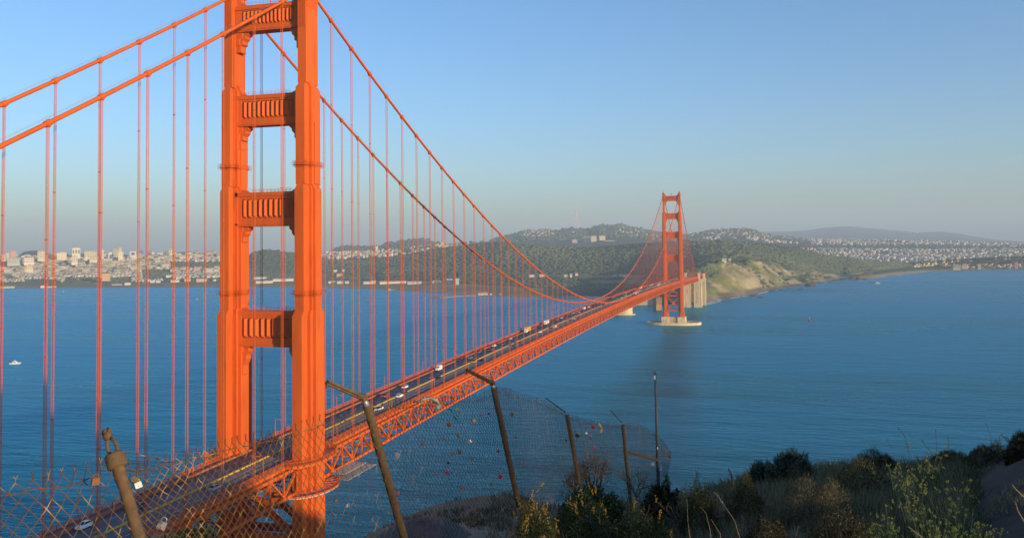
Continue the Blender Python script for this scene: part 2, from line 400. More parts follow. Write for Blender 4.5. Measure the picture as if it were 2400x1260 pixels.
    # bracing below the deck
    br = MB()
    for xx in (tx-4.2, tx+4.2):
        for zb in (24.0, 49.0): br.bar((xx, -10.5, zb), (xx, 10.5, zb), 1.6, 2.2)
        for za, zb in ((25.0, 48.0), (50.0, 66.0)):
            br.bar((xx, -10.8, za), (xx, 10.8, zb), 1.4, 2.0, up=(1, 0, 0)); br.bar((xx+.01, 10.8, za), (xx+.01, -10.8, zb), 1.38, 1.98, up=(1, 0, 0))
            zm = (za+zb)/2; br.box(xx-0.85, xx+0.85, -2.4, 2.4, zm-2.6, zm+2.6)
    br.build('cross_bracing', M['orange'], BR)
    # concrete pier and oval fender
    pm = MB()
    for sy in (-1, 1): pm.box(tx-10.5, tx+10.5, sy*CY-6.6, sy*CY+6.6, -3, 13)
    pm.box(tx-8, tx+8, -7.09, 7.09, -3, 12.5)
    for s2 in (-1, 1):
        for j in range(8):
            y = -6.1 + j*1.75; a, c = sorted((tx+s2*8.0, tx+s2*8.7)); pm.box(a, c, y-0.45, y+0.45, -2, 12.0)
    pm.build('concrete_pier', M['concrete'], BR)
tower(0.0); tower(1280.0)
fd = MB(); N = 72; ring = []
for k in range(N):
    a = 2*math.pi*k/N
    # superellipse: long straight sides with round ends
    c, s = math.cos(a), math.sin(a); e = 0.8
    ring.append((math.copysign(abs(c)**e, c), math.copysign(abs(s)**e, s)))
def oval(ax, ay): return [(1278+ax*c, ay*s) for c, s in ring]
o_, i_ = oval(26, 46.5), oval(21.5, 42)
vs = [(x, y, -2) for x, y in o_] + [(x, y, 4.2) for x, y in o_] + [(x, y, 4.2) for x, y in i_] + [(x, y, -2) for x, y in i_]
fd.add(vs, [(r*N+k, r*N+(k+1) % N, (r+1)*N+(k+1) % N, (r+1)*N+k) for r in range(3) for k in range(N)])
fd.build('pier_fender', M['concrete'], BR)

# ---- deck: slab, roadway, sidewalks, kerbs, lines
STEP = 7.62
xs = np.arange(round(X0/STEP), round(X1/STEP)+1)*STEP
def ribbon(name, mat, y0, y1, z0f, z1f, parent=BR, xs=xs):
    """a continuous slab along the deck following its curve"""
    V = []; F = []
    for x in xs:
        z = deck_z(x); V += [(x, y0, z+z0f), (x, y1, z+z0f), (x, y1, z+z1f), (x, y0, z+z1f)]
    n = len(xs)
    for i in range(n-1):
        a = 4*i; b = a+4
        F += [(a, b, b+3, a+3), (a+3, b+3, b+2, a+2), (a+2, b+2, b+1, a+1), (a+1, b+1, b, a)]
    F += [(0, 3, 2, 1), (4*(n-1), 4*(n-1)+1, 4*(n-1)+2, 4*(n-1)+3)]
    return mesh_np(name, V, F, mat, parent)
ribbon('deck_slab', M['orange'], -12.9, 12.9, -0.75, -0.25)
road = ribbon('roadway', M['asphalt'], -9.55, 9.55, -0.245, 0.0)
for sy in (-1, 1):
    ribbon('sidewalk', M['walk'], *sorted((sy*9.6, sy*12.75)), -0.24, 0.28)
    ribbon('sidewalk_kerb', M['orange_b'], *sorted((sy*9.56, sy*9.85)), 0.284, 0.62)
    ribbon('deck_fascia', M['orange'], *sorted((sy*12.92, sy*13.15)), -0.55, 0.42)
mk = MB()
for i in range(int((X1-X0)/9)):
    x = X0 + i*9
    for y in (-6.35, -3.2, 3.2, 6.35):
        z = deck_z(x); z2 = deck_z(x+3); mk.add([(x, y-.09, z+.006), (x+3, y-.09, z2+.006), (x+3, y+.09, z2+.006), (x, y+.09, z+.006)], [(0, 1, 2, 3)])
mk.build('lane_markings', M['line'], BR)
# movable median: low yellow-topped blocks
md = MB()
md2 = MB()
for i in range(int((X1-X0)/3.0)):
    x = X0 + i*3.0; z = deck_z(x+1.5)
    md.box(x, x+2.6, -0.34, -0.12, z+0.004, z+0.34); md.box(x, x+2.6, 0.12, 0.34, z+0.004, z+0.34)
med = md.build('median_markers', M['yellow'], BR)
# ---- railings
def rail(sy, y, name, x0=X0, x1=X1):
    mb = MB()
    sel = xs
    for i in range(len(sel)-1):
        xa, xb = sel[i], sel[i+1]; za, zb = deck_z(xa)+0.3, deck_z(xb)+0.3
        for h, wd in ((1.22, 0.14), (0.2, 0.08)): mb.bar((xa, y, za+h), (xb, y, zb+h), wd)
        if xa < 700:
            for j in range(2): x = xa + j*3.81; mb.box(x-.09, x+.09, y-.09, y+.09, za, za+1.28)
            if xa < 260:
                for j in range(20):
                    x = xa + (j+.5)*0.381; z = deck_z(x)+0.3; mb.box(x-.03, x+.03, y-.03, y+.03, z+.2, z+1.2)
            else: mb.box(xa, xb, y-.015, y+.015, za+.24, za+.75)
        else: mb.box(xa, xb, y-.02, y+.02, za+.24, za+1.1)
    return mb.build(name, M['orange_b'], BR)
rail(-1, -12.85, 'handrail'); rail(1, 12.85, 'handrail')
# ---- balconies of the sidewalk around each tower leg
for tx in (0.0, 1280.0):
    for sy in (-1, 1):
        mb = MB(); z = deck_z(tx)
        arc = [(tx + 13.5*math.cos(a), sy*(13.16 + 7.4*math.sin(a)**0.8)) for a in np.linspace(0, math.pi, 15)]
        p = arc if sy > 0 else arc[::-1]
        mb.loft(p, z-0.5, p, z+0.25)
        for i in range(len(arc)-1):
            a, b = arc[i], arc[i+1]
            mb.bar((*a, z+1.5), (*b, z+1.5), 0.14); mb.bar((*a, z+0.5), (*b, z+0.5), 0.1)
            n = 5
            for j in range(n): q = np.array(a)+(np.array(b)-np.array(a))*j/n; mb.bar((*q, z+0.25), (*q, z+1.5), 0.09)
            if i % 2 == 0: mb.bar((a[0], a[1]*0.985, z-0.5), (tx+(a[0]-tx)*0.5, sy*13.2, z-3.0), 0.22)
        # window in the balcony for the leg is covered by the leg itself
        mb.build('tower_balcony', M['orange_b'], BR)

# ---- stiffening trusses
def truss(sy):
    y = sy*CY; ch = MB(); lo = MB()
    for i in range(len(xs)-1):
        xa, xb = xs[i], xs[i+1]
        za, zb = deck_z(xa), deck_z(xb)
        ch.bar((xa, y, za-1.15), (xb, y, zb-1.15), 0.85, 0.95)
        lo.bar((xa, y, za-8.75), (xb, y, zb-8.75), 0.85, 0.95)
        ch.box(xa-.85, xa+.85, y-.46, y+.46, za-2.2, za-1.7)
    ch.build('top_chord', M['orange'], BR); lo.build('bottom_chord', M['orange'], BR)
    wb = MB()
    for i in range(len(xs)-1):
        xa, xb = xs[i], xs[i+1]; za, zb = deck_z(xa), deck_z(xb)
        wb.bar((xa, y, za-1.6), (xa, y, za-8.3), 0.40, 0.40, up=(1, 0, 0))
        if i % 2 == 0: wb.bar((xa, y, za-1.6), (xb, y, zb-8.3), 0.62, 0.5)
        else: wb.bar((xa, y, za-8.3), (xb, y, zb-1.6), 0.62, 0.5)
    wb.build('truss_web', M['orange'], BR)
truss(-1); truss(1)
fb = MB(); lb = MB()
for i, x in enumerate(xs):
    z = deck_z(x)
    fb.box(x-.2, x+.2, -13.3, 13.3, z-2.3, z-.76)
    fb.bar((x, -13.3, z-2.4), (x, -6.5, z-5.2), .2); fb.bar((x, 13.3, z-2.4), (x, 6.5, z-5.2), .2); fb.bar((x, -6.5, z-5.2), (x, 6.5, z-5.2), .22)
    for yy in (-6.5, 0, 6.5): fb.bar((x, yy, z-2.3), (x, yy*0.7, z-5.2), .2)
    if i % 2 == 0:
        lb.box(x-.25, x+.25, -13.3, 13.3, z-9.2, z-8.6)
        if i+2 < len(xs):
            x2 = xs[i+2]; z2 = deck_z(x2)
            lb.bar((x, -13.3, z-8.9), (x2, 13.3, z2-8.9), .45, .35); lb.bar((x, 13.3, z-8.88), (x2, -13.3, z2-8.88), .44, .34)
fb.build('floor_beams', M['orange'], BR); lb.build('bottom_bracing', M['orange'], BR)
for y in (-3.0, 3.0): 
    ut = MB()
    for i in range(len(xs)-1): ut.bar((xs[i], y, deck_z(xs[i])-8.2), (xs[i+1], y, deck_z(xs[i+1])-8.2), 0.8, 0.15)
    ut.build('inspection_walkway', M['net'], BR)

# ---- cables, bands, suspenders
NB = 0
sus = []
for sy in (-1, 1):
    pts = [(x, sy*CY, cable_z(x)) for x in list(np.arange(-330, 0, 8)) + list(np.arange(0, 1281, 8)) + list(np.arange(1288, 1660, 8))]
    cb = MB(); cb.tube(pts, 0.50, 10)
    c = cb.build('main_cable', M['orange'], BR, smooth=True)
    hr = MB()
    for dy in (-.42, .42):
        hp = [(x, y+dy, z+1.25) for x, y, z in pts]; hr.tube(hp, 0.02, 4)
    ks = []
    for k in range(1, 84): ks.append(15.24*k + (0.88 if k == 1 else 0.88*(1 - k/42)))
    ks += [-(15.24*k + 0.88) for k in range(1, 20)] + [1280 + 15.24*k + 0.88 for k in range(1, 21)]
    for x in ks: sus.append((math.dist((x, sy*CY, 120), CAM), x, sy))
    for x in ks:
        z = cable_z(x)
        for dy in (-.42, .42): hr.bar((x, sy*CY+dy, z+.3), (x, sy*CY+dy, z+1.3), 0.05)
    hr.build('cable_hand_ropes', M['steel'], c)
    for x in ks:
        pass
sus.sort()
main = {o.name: o for o in BR.children if o.name.startswith('main_cable')}
cabs = sorted(main.values(), key=lambda o: o.name)
def band(mb, x, sy):
    s = (cable_z(x+.5)-cable_z(x-.5)) if abs(x) > 1 and abs(x-1280) > 1 else 0
    d = np.array((1, 0, s)); d /= np.linalg.norm(d); c = np.array((x, sy*CY, cable_z(x)))
    mb.tube([c-d*0.75, c-d*0.72, c+d*0.72, c+d*0.75], [0.55, 0.70, 0.70, 0.55], 10)
    mb.box(x-.12, x+.12, sy*CY-.72, sy*CY+.72, cable_z(x)-.85, cable_z(x)-.3)
def ropes(mb, x, sy):
    zt = cable_z(x); zb = deck_z(x)-.7
    for dy in (-.50, .50):
        for dx in (-.13, .13): mb.tube([(x+dx, sy*CY+dy*0.55, zb), (x+dx, sy*CY+dy*0.55, max(zb+0.2, zt-.4))], 0.055, 5, caps=False)
    L = zt - zb
    if L > 25:
        nn = int(L//32)
        for q in range(1, nn+1): z = zb + q*L/(nn+1); mb.box(x-.22, x+.22, sy*CY-.34, sy*CY+.34, z-.12, z+.12)
rest_s = MB(); rest_b = {-1: MB(), 1: MB()}
vis = [t for t in sus if -125 < t[1]]
for i, (d, x, sy) in enumerate(vis):
    if i < 100:
        s = MB(); ropes(s, x, sy); s.build('suspender', M['orange_b'], BR)
    else: ropes(rest_s, x, sy)
    if i < 96:
        b_ = MB(); band(b_, x, sy); b_.build('cable_band', M['orange_b'], cabs[0] if sy < 0 else cabs[1])
    else: band(rest_b[sy], x, sy)
tag(rest_s.build('far_suspenders', M['orange_b'], BR), kind='stuff')
for sy in (-1, 1): tag(rest_b[sy].build('far_cable_bands', M['orange_b'], cabs[0] if sy < 0 else cabs[1]), kind='stuff')

# ---- maintenance scaffold hung around the near leg, below the deck
ms = MB()
arc = [(0.5+13*math.cos(a), -13.7-8.2*math.sin(a)) for a in np.linspace(0, math.pi, 11)]
for i in range(10):
    a, b = arc[i], arc[i+1]; ms.bar((*a, 64.2), (*b, 64.2), .35, .5); ms.bar((*a, 65.4), (*b, 65.4), .12); ms.bar((*a, 64.2), (*a, 66.4), .12); ms.bar((*a, 64.0), (a[0]*.5, -14.5, 62.0), .2)
    ms.bar((*a, 64.3), (a[0]*.6, -14.3, 64.3), .25)
sc = ms.build('hanging_platform', M['orange_b'], BR)
mg = MB(); p = arc
mg.loft([(x, y) for x, y in p][::-1], 63.6, [(x, y) for x, y in p][::-1], 63.9)
mg.box(13.6, 30, -19.5, -14.3, 65.0, 65.15); mg.box(14, 36, -20.5, -16, 63.0, 63.12)
mg.build('platform_floor', M['net'], sc)

# ---- south concrete pylons, where the truss lands
def pylon(x, label, top, yc=11.4, hw=8.2):
    t = empty('concrete_pylon', (x, 0, 0)); tag(t, label, 'pylon')
    for sy in (-1, 1):
        mb = MB(); y = sy*yc
        mb.box(-7.5, 7.5, y-hw, y+hw, -2, 57)
        for s in (-1, 1):
            for dy in (-hw+.9, -hw*.33, hw*.33, hw-.9): a, b = sorted((s*7.5, s*8.0)); mb.box(a, b, y+dy-.55, y+dy+.55, -1, 53)
        mb.box(-8.4, 8.4, y-hw-.8, y+hw+.8, 57.002, 58.6)
        yo = sy*(yc+3.0)
        for q in (-1, 1): mb.box(q*5.2-1.9, q*5.2+1.9, yo-2.2, yo+2.2, 58.6, top-2.2)
        mb.box(-7.6, 7.6, yo-2.6, yo+2.6, top-2.2, top)
        mb.build('shaft', M['concrete'], t)
    mb = MB(); mb.prism_x([(-yc+hw, 34), (-2.5, 43), (2.5, 43), (yc-hw, 34), (yc-hw, 57), (-yc+hw, 57)], -4, 4); mb.build('arch_wall', M['concrete'], t)
    return t
pylon(1684, 'pale concrete bridge pylon beside the far tower, nearer of the pair', 74)
pylon(1750, 'pale concrete bridge pylon at the foot of the cliff, farther of the pair', 70, 17.5, 6.5)
vd = MB()
vs_ = np.arange(1680, 1960, 15.0)
for i in range(len(vs_)-1):
    a, b = vs_[i], vs_[i+1]
    vd.box(a, b-.01, -12.6, 12.6, 64.6, 66.4)
    for y in (-12, 12): vd.bar((a, y, 64), (b, y, 58), .6); vd.bar((a, y, 58), (b, y, 58), .7)
for x in (1720, 1800, 1830, 1880):
    for y in (-11, 11): vd.bar((x, y, 0), (x, y, 64), 1.6)
tag(vd.build('approach_viaduct', M['orange']), 'red steel viaduct carrying the road from the far pylons to the headland', 'viaduct')

# ================================================================== street lamps on the bridge
ORD = 'first second third fourth fifth sixth seventh eighth ninth tenth eleventh twelfth thirteenth fourteenth fifteenth sixteenth seventeenth eighteenth nineteenth twentieth'.split()
def lamp_proto():
    t = empty('street_lamp', (0, 0, 0))
    mb = MB(); mb.tube([(0, 0, 0), (0, 0, .9), (0, 0, .92), (0, 0, 5.2)], [.2, .2, .11, .09], 6); mb.build('pole', M['orange_b'], t)
    mb = MB(); mb.tube([(0, 0, 5.2), (0, .1, 5.7), (0, .45, 6.05), (0, 1.0, 6.15), (0, 1.7, 6.1)], [.09, .085, .08, .07, .07], 6); mb.build('arm', M['orange_b'], t)
    mb = MB(); mb.loft([(-.22, 1.5), (.22, 1.5), (.22, 2.4), (-.22, 2.4)], 5.86, [(-.14, 1.6), (.14, 1.6), (.14, 2.3), (-.14, 2.3)], 6.16); mb.build('lamp_head', M['orange_b'], t)
    return t
lp = lamp_proto(); first = True
for sy in (-1, 1):
    n_ahead = 0; n_behind = 0
    side = 'near-side' if sy < 0 else 'far-side'
    for k in [-3, -2, -1] + list(range(0, 28)):
        x = -24 + 46.2*k + (46.2 if k < 0 else 0) if k >= 0 else -24 + 46.2*k
        x = -24 + 46.2*k
        if x < -125: continue
        o = lp if first else dup(lp); first = False
        o.location = (x, sy*12.1, deck_z(x)+.28); o.rotation_euler = (0, 0, 0 if sy < 0 else math.pi)
        if x < 0:
            c = int(round(-x/46.2)); word = {0: 'first', 1: 'first', 2: 'second', 3: 'third'}.get(int((-x)//46.2)+1, 'third')
            lab = f'red curved street lamp on the {side} sidewalk, {word} one left of the near tower'
        else:
            n_ahead += 1
            lab = (f'red curved street lamp on the {side} sidewalk, {ORD[n_ahead-1]} one right of the near tower' if n_ahead <= 14
                   else f'tiny far-off street lamp on the {side} sidewalk, {ORD[28-n_ahead]} one before the far tower')
        tag(o, lab, 'street lamp', f'street lamps along the {side} sidewalk')

# ================================================================== vehicles
def car_mat(name, col): return paint('car_'+name, col, 0.32, 0.04, 1, spec=0.5)
CM = {'white': car_mat('white', (0.75, 0.75, 0.72)), 'silver': car_mat('silver', (0.38, 0.40, 0.43)), 'black': car_mat('black', (0.02, 0.02, 0.024)),
      'dark blue': car_mat('blue', (0.03, 0.06, 0.14)), 'red': car_mat('red', (0.38, 0.03, 0.025)), 'grey': car_mat('grey', (0.13, 0.135, 0.15)),
      'yellow': car_mat('yellow', (0.62, 0.40, 0.06)), 'beige': car_mat('beige', (0.5, 0.44, 0.33))}
M['headlight'] = paint('headlight', (0.8, 0.8, 0.75), 0.2, 0.02, 1); M['tail'] = paint('tail_light', (0.4, 0.02, 0.02), 0.3, 0.02, 1)
def wheels(t, xsw, yw, r=0.33):
    for x in xsw:
        for sy in (-1, 1):
            mb = MB(); prof = []
            n = 14; pts = [(x + r*math.cos(2*math.pi*j/n), r + r*math.sin(2*math.pi*j/n)) for j in range(n)]
            a, b = sorted((sy*yw, sy*(yw-.22))); mb.prism_y(pts, a, b)
            wl = mb.build('wheel', M['tyre'], t)
            mb = MB(); pts = [(x + r*.58*math.cos(2*math.pi*j/n), r + r*.58*math.sin(2*math.pi*j/n)) for j in range(n)]
            a, b = sorted((sy*yw, sy*(yw+.015))); mb.prism_y(pts, a, b); mb.build('rim', M['steel'], wl)
def lights(t, xf, xr, y, z):
    for s in (-1, 1):
        mb = MB(); mb.box(xf-.04, xf+.03, s*y-.16, s*y+.16, z-.08, z+.08); mb.build('headlight', M['headlight'], t)
        mb = MB(); mb.box(xr-.03, xr+.04, s*y-.14, s*y+.14, z-.02, z+.16); mb.build('tail_light', M['tail'], t)
def section_body(mb, secs):
    """secs: list of (x, z0, z1, half width bottom, half width top) lofted"""
    V = []
    for x, z0, z1, wb, wt in secs: V += [(x, -wb, z0), (x, wb, z0), (x, wb*1.01, z0+(z1-z0)*.55), (x, wt, z1), (x, -wt, z1), (x, -wb*1.01, z0+(z1-z0)*.55)]
    n = len(secs); F = []
    for i in range(n-1):
        for j in range(6): F.append((i*6+j, i*6+(j+1) % 6, (i+1)*6+(j+1) % 6, (i+1)*6+j))
    F += [(5, 4, 3, 2, 1, 0), tuple((n-1)*6+j for j in range(6))]
    mb.add(V, F)
def sedan(colour, suv=False):
    t = empty('car', (0, 0, 0)); h = 0.18 if suv else 0.0; m_ = CM[colour]
    mb = MB(); section_body(mb, [(-2.25, .42, .80+h, .72, .62), (-2.18, .30, .95+h, .84, .74), (-1.5, .28, 1.0+h, .90, .80), (0.9, .28, .98+h, .90, .80), (1.7, .28, .86+h, .88, .76), (2.2, .32, .70+h, .80, .66), (2.28, .40, .60+h, .70, .58)])
    body = mb.build('body', m_, t)
    r0 = -2.1 if suv else -1.85
    mb = MB(); section_body(mb, [(r0, .95+h, 1.0+h, .76, .70), (r0+.55, .95+h, 1.42+h, .80, .60), (.15, .95+h, 1.44+h, .80, .60), (1.05, .93+h, .98+h, .78, .68)])
    mb.build('windows', M['glass'], t)
    mb = MB(); section_body(mb, [(r0+.6, 1.41+h, 1.46+h, .62, .56), (-.4, 1.44+h, 1.50+h, .62, .57), (.15, 1.43+h, 1.47+h, .62, .56)])
    for s in (-1, 1):
        mb.bar((r0+.1, s*.74, 1.0+h), (r0+.6, s*.61, 1.44+h), .08, .05); mb.bar((1.0, s*.74, .99+h), (.15, s*.61, 1.45+h), .08, .05); mb.bar((-.45, s*.79, 1.0+h), (-.45, s*.62, 1.45+h), .09, .04)
    mb.build('roof', m_, t)
    wheels(t, (-1.38, 1.4), .88); lights(t, 2.24, -2.22, .6, .66+h); return t
def van(colour):
    t = empty('van', (0, 0, 0)); m_ = CM[colour]
    mb = MB(); section_body(mb, [(-2.8, .4, 2.25, .92, .80), (-2.72, .35, 2.4, .98, .86), (1.2, .35, 2.4, .98, .86), (1.9, .35, 1.5, .98, .86), (2.7, .38, 1.05, .92, .78), (2.8, .45, .9, .85, .74)])
    mb.build('body', m_, t)
    mb = MB(); mb.add([(1.26, -.82, 2.28), (1.26, .82, 2.28), (1.93, .86, 1.52), (1.93, -.86, 1.52)], [(3, 2, 1, 0)])
    for s in (-1, 1): mb.box(.6, 1.3, min(s*.96, s*1.0), max(s*.96, s*1.0), 1.45, 1.95)
    mb.box(-2.83, -2.78, -.6, .6, 1.45, 2.05)
    mb.build('windows', M['glass'], t)
    wheels(t, (-1.8, 1.9), .97, .36); lights(t, 2.78, -2.8, .68, .85); return t
def pickup(colour):
    t = empty('pickup_truck', (0, 0, 0)); m_ = CM[colour]
    mb = MB(); section_body(mb, [(-2.7, .45, 1.05, .9, .88), (.0, .42, 1.05, .92, .88), (1.6, .42, 1.08, .92, .82), (2.6, .45, 1.0, .88, .78), (2.7, .5, .85, .8, .72)])
    mb.build('body', m_, t)
    mb = MB(); section_body(mb, [(-.75, 1.05, 1.7, .82, .66), (.5, 1.05, 1.72, .82, .66), (1.15, 1.05, 1.1, .8, .72)]); mb.build('cab_windows', M['glass'], t)
    mb = MB(); mb.box(-.72, .5, -.64, .64, 1.73, 1.78); mb.build('roof', m_, t)
    mb = MB(); mb.box(-2.5, -.9, -.7, .7, 1.056, 1.07); mb.build('load_bed', M['tyre'], t)
    wheels(t, (-1.7, 1.75), .92, .38); lights(t, 2.68, -2.7, .66, .8); return t
def box_truck(colour, name='truck', L=8.0, H=3.3):
    t = empty(name, (0, 0, 0)); m_ = CM[colour]
    mb = MB(); section_body(mb, [(-L/2, .9, H, 1.2, 1.18), (L/2-2.2, .9, H, 1.2, 1.18)]); mb.build('cargo_box', m_, t)
    mb = MB(); section_body(mb, [(L/2-2.1, .5, 2.5, 1.1, 1.0), (L/2-.8, .5, 2.5, 1.1, 1.0), (L/2-.2, .5, 1.5, 1.1, 1.0), (L/2, .5, 1.3, 1.05, .95)]); mb.build('cab', CM['white'] if colour != 'white' else m_, t)
    mb = MB(); mb.add([(L/2-.78, -.95, 2.4), (L/2-.78, .95, 2.4), (L/2-.19, .97, 1.52), (L/2-.19, -.97, 1.52)], [(3, 2, 1, 0)])
    mb.build('windscreen', M['glass'], t)
    mb = MB(); mb.box(-L/2+.1, L/2-.4, -.5, .5, .55, .88); mb.build('chassis', M['tyre'], t)
    wheels(t, (-L/2+1.2, -L/2+2.3, L/2-1.3), 1.12, .46); lights(t, L/2+.0, -L/2, .8, .85); return t
PROTO = {}
def vehicle(kind, colour, x, lane, label):
    key = (kind, colour)
    if key not in PROTO:
        PROTO[key] = {'car': lambda: sedan(colour), 'suv': lambda: sedan(colour, True), 'van': lambda: van(colour), 'pickup': lambda: pickup(colour),
                      'truck': lambda: box_truck(colour), 'crane': lambda: box_truck(colour, 'truck', 11.0, 3.8)}[kind]()
        o = PROTO[key]
    else: o = dup(PROTO[key])
    y = lane; s = (deck_z(x+1)-deck_z(x-1))/2
    o.location = (x, y, deck_z(x)+.008)
    # traffic keeps right: near side (y<0) drives away from us towards the far tower... far side comes towards us
    o.rotation_euler = (0, -math.atan(s) if y < 0 else math.atan(s), 0 if y < 0 else math.pi)
    tag(o, label, {'car': 'car', 'suv': 'car', 'van': 'van', 'pickup': 'pickup truck', 'truck': 'truck', 'crane': 'truck'}[kind], 'vehicles crossing the bridge')
def lane_of(y):
    ls = (-7.9, -4.8, -1.7, 1.7, 4.8, 7.9); return min(ls, key=lambda a: abs(a-y))
seen = [  # pixel (in the 2400 px photo), kind, colour, label
 (205, 1231, 'suv', 'white', 'white SUV in the far lanes at the lower left, nearest vehicle to the left edge'),
 (336, 1186, 'car', 'dark blue', 'dark blue car in the shaded far lanes just right of the thick fence post'),
 (505, 1140, 'car', 'silver', 'silver car in the shaded near lanes left of the near tower'),
 (892, 957, 'pickup', 'white', 'white pickup truck just right of the broken fence post arm'),
 (929, 926, 'suv', 'white', 'white SUV beside the yellow median, just ahead of the red car'),
 (908, 926, 'car', 'red', 'bright red car in the far lanes'),
 (944, 905, 'car', 'white', 'white car with dark windows in the far lanes behind the red car'),
 (958, 920, 'car', 'dark blue', 'dark blue car in the near lanes right of the white SUV'),
 (1030, 864, 'van', 'white', 'white high-roofed van in the far lanes'),
 (1031, 884, 'car', 'black', 'black car in the near lanes below the white van'),
 (1083, 843, 'car', 'black', 'black car in the far lanes above the tip of the right fence arm'),
 (1106, 846, 'pickup', 'yellow', 'yellow pickup truck beside the median above the right fence arm'),
 (1107, 838, 'suv', 'grey', 'grey SUV right behind the yellow pickup truck'),
 (1133, 843, 'car', 'black', 'black car in the near lanes right of the yellow pickup truck'),
 (1126, 824, 'car', 'grey', 'grey car in the far lanes with sunlit windscreen left of a black one'),
 (1147, 819, 'car', 'black', 'black car beside the median two ahead of the bright white car'),
 (1162, 809, 'car', 'white', 'small bright white car in the middle of the far lanes'),
 (1182, 805, 'car', 'dark blue', 'dark blue car between the white one and the big yellow truck'),
 (1200, 793, 'suv', 'silver', 'silver SUV in the far lanes behind the big yellow truck'),
 (1212, 807, 'suv', 'grey', 'grey SUV in the near lanes left of a small red one'),
 (1223, 802, 'car', 'red', 'small red car in the near lanes'),
 (1226, 776, 'crane', 'yellow', 'big yellow truck in the far lanes, the largest vehicle on the bridge'),
 (1249, 774, 'car', 'dark blue', 'dark blue car right of the big yellow truck by the median'),
 (1266, 777, 'suv', 'white', 'white SUV in the near lanes, first past the median gap'),
 (1255, 765, 'car', 'black', 'black car in the far lanes ahead of the white truck'),
 (1276, 758, 'truck', 'white', 'white box truck in the far lanes'),
 (1299, 766, 'van', 'beige', 'beige van alone in the near lanes'),
 (1292, 751, 'car', 'black', 'black car with bright headlamps right of the white box truck'),
 (1304, 749, 'car', 'grey', 'grey car behind the one with bright headlamps'),
 (1314, 744, 'suv', 'silver', 'silver SUV in the far lanes, middle of the distant queue'),
 (1331, 739, 'car', 'black', 'black car in the distant queue left of two silver ones'),
 (1345, 733, 'car', 'silver', 'silver car in the distant queue'),
 (1344, 747, 'suv', 'beige', 'beige SUV in the near lanes, distant'),
 (1353, 731, 'car', 'silver', 'second silver car of the distant queue'),
 (1366, 723, 'van', 'white', 'white van near the middle of the span'),
 (1380, 719, 'suv', 'white', 'white SUV right of the mid-span van'),
 (1413, 714, 'car', 'red', 'bright red car near the low point of the cables'),
 (1489, 676, 'truck', 'white', 'white truck standing out in the far queue before the far tower')]
for u, v, kind, colour, lab in seen:
    # intersect with the curved deck
    P = on_z(u, v, 77)
    for _ in range(6): P = on_z(u, v, deck_z(P[0]) + 0.7)
    vehicle(kind, colour, float(P[0]), lane_of(float(P[1])), lab)
rr = random.Random(3); cnt_l = {}; LN = {1.7: 'innermost far lane', 4.8: 'middle far lane', 7.9: 'outermost far lane', -4.8: 'middle near lane', -1.7: 'innermost near lane'}
x = 690.0
while x < 1600:
    for lane in (1.7, 4.8, 7.9, -4.8, -1.7):
        if rr.random() < (0.62 if lane > 0 else 0.22):
            c = rr.choice(['white', 'silver', 'black', 'grey', 'dark blue', 'black', 'beige', 'white'])
            k = rr.choice(['car', 'suv', 'car', 'van' if c in ('white',) else 'car'])
            cnt_l[lane] = cnt_l.get(lane, 0)+1; nn = cnt_l[lane]; ow = ORD[nn-1] if nn <= 20 else ['twenty-'+q for q in ORD][nn-21]
            vehicle(k, c, x + rr.uniform(-5, 5), lane, f'tiny {c} {dict(car="car", suv="SUV", van="van")[k]} beyond mid-span, {ow} in the {LN[lane]}' if True else f'tiny distant {c} {dict(car="car", suv="SUV", van="van")[k]} in the queue of the {"far" if lane > 0 else "near"} lanes towards the far tower')
    x += 17
# ================================================================== THE FAR SHORE (surveyed: image row -> distance -> world)
HV = lambda u: 588.2 - 0.01302*u             # eye-level row at column u
def vnoise(x, y, seed=0):
    """cheap smooth value noise, numpy arrays, about -1..1"""
    x = np.asarray(x, float); y = np.asarray(y, float)
    def h(i, j):
        n = np.sin(i*127.1 + j*311.7 + seed*74.7)*43758.5453
        return (n - np.floor(n))*2 - 1
    i, j = np.floor(x), np.floor(y); fx, fy = x-i, y-j
    fx = fx*fx*(3-2*fx); fy = fy*fy*(3-2*fy)
    return (h(i, j)*(1-fx)+h(i+1, j)*fx)*(1-fy) + (h(i, j+1)*(1-fx)+h(i+1, j+1)*fx)*fy
def fbm(x, y, o=4, seed=0):
    s = 0; a = 1.0; t = 0
    for k in range(o): s = s + a*vnoise(np.asarray(x)*2**k, np.asarray(y)*2**k, seed+k); t += a; a *= 0.5
    return s/t
T = lerp_tab
shore = T([(-120, 676), (0, 676), (120, 675), (300, 674), (500, 672.5), (760, 674.5), (880, 677), (900, 679.5), (960, 682), (1050, 688), (1130, 692), (1180, 695), (1250, 697), (1300, 699),
           (1420, 700), (1480, 703), (1515, 706), (1560, 712), (1600, 716), (1640, 712), (1657, 709), (1684, 702), (1710, 698), (1762, 689.5), (1789, 682.5), (1841, 674), (1902, 665), (1937, 660), (1990, 656),
           (2040, 652), (2100, 644), (2167, 637.5), (2250, 633), (2333, 631.7), (2400, 630), (2560, 628)])
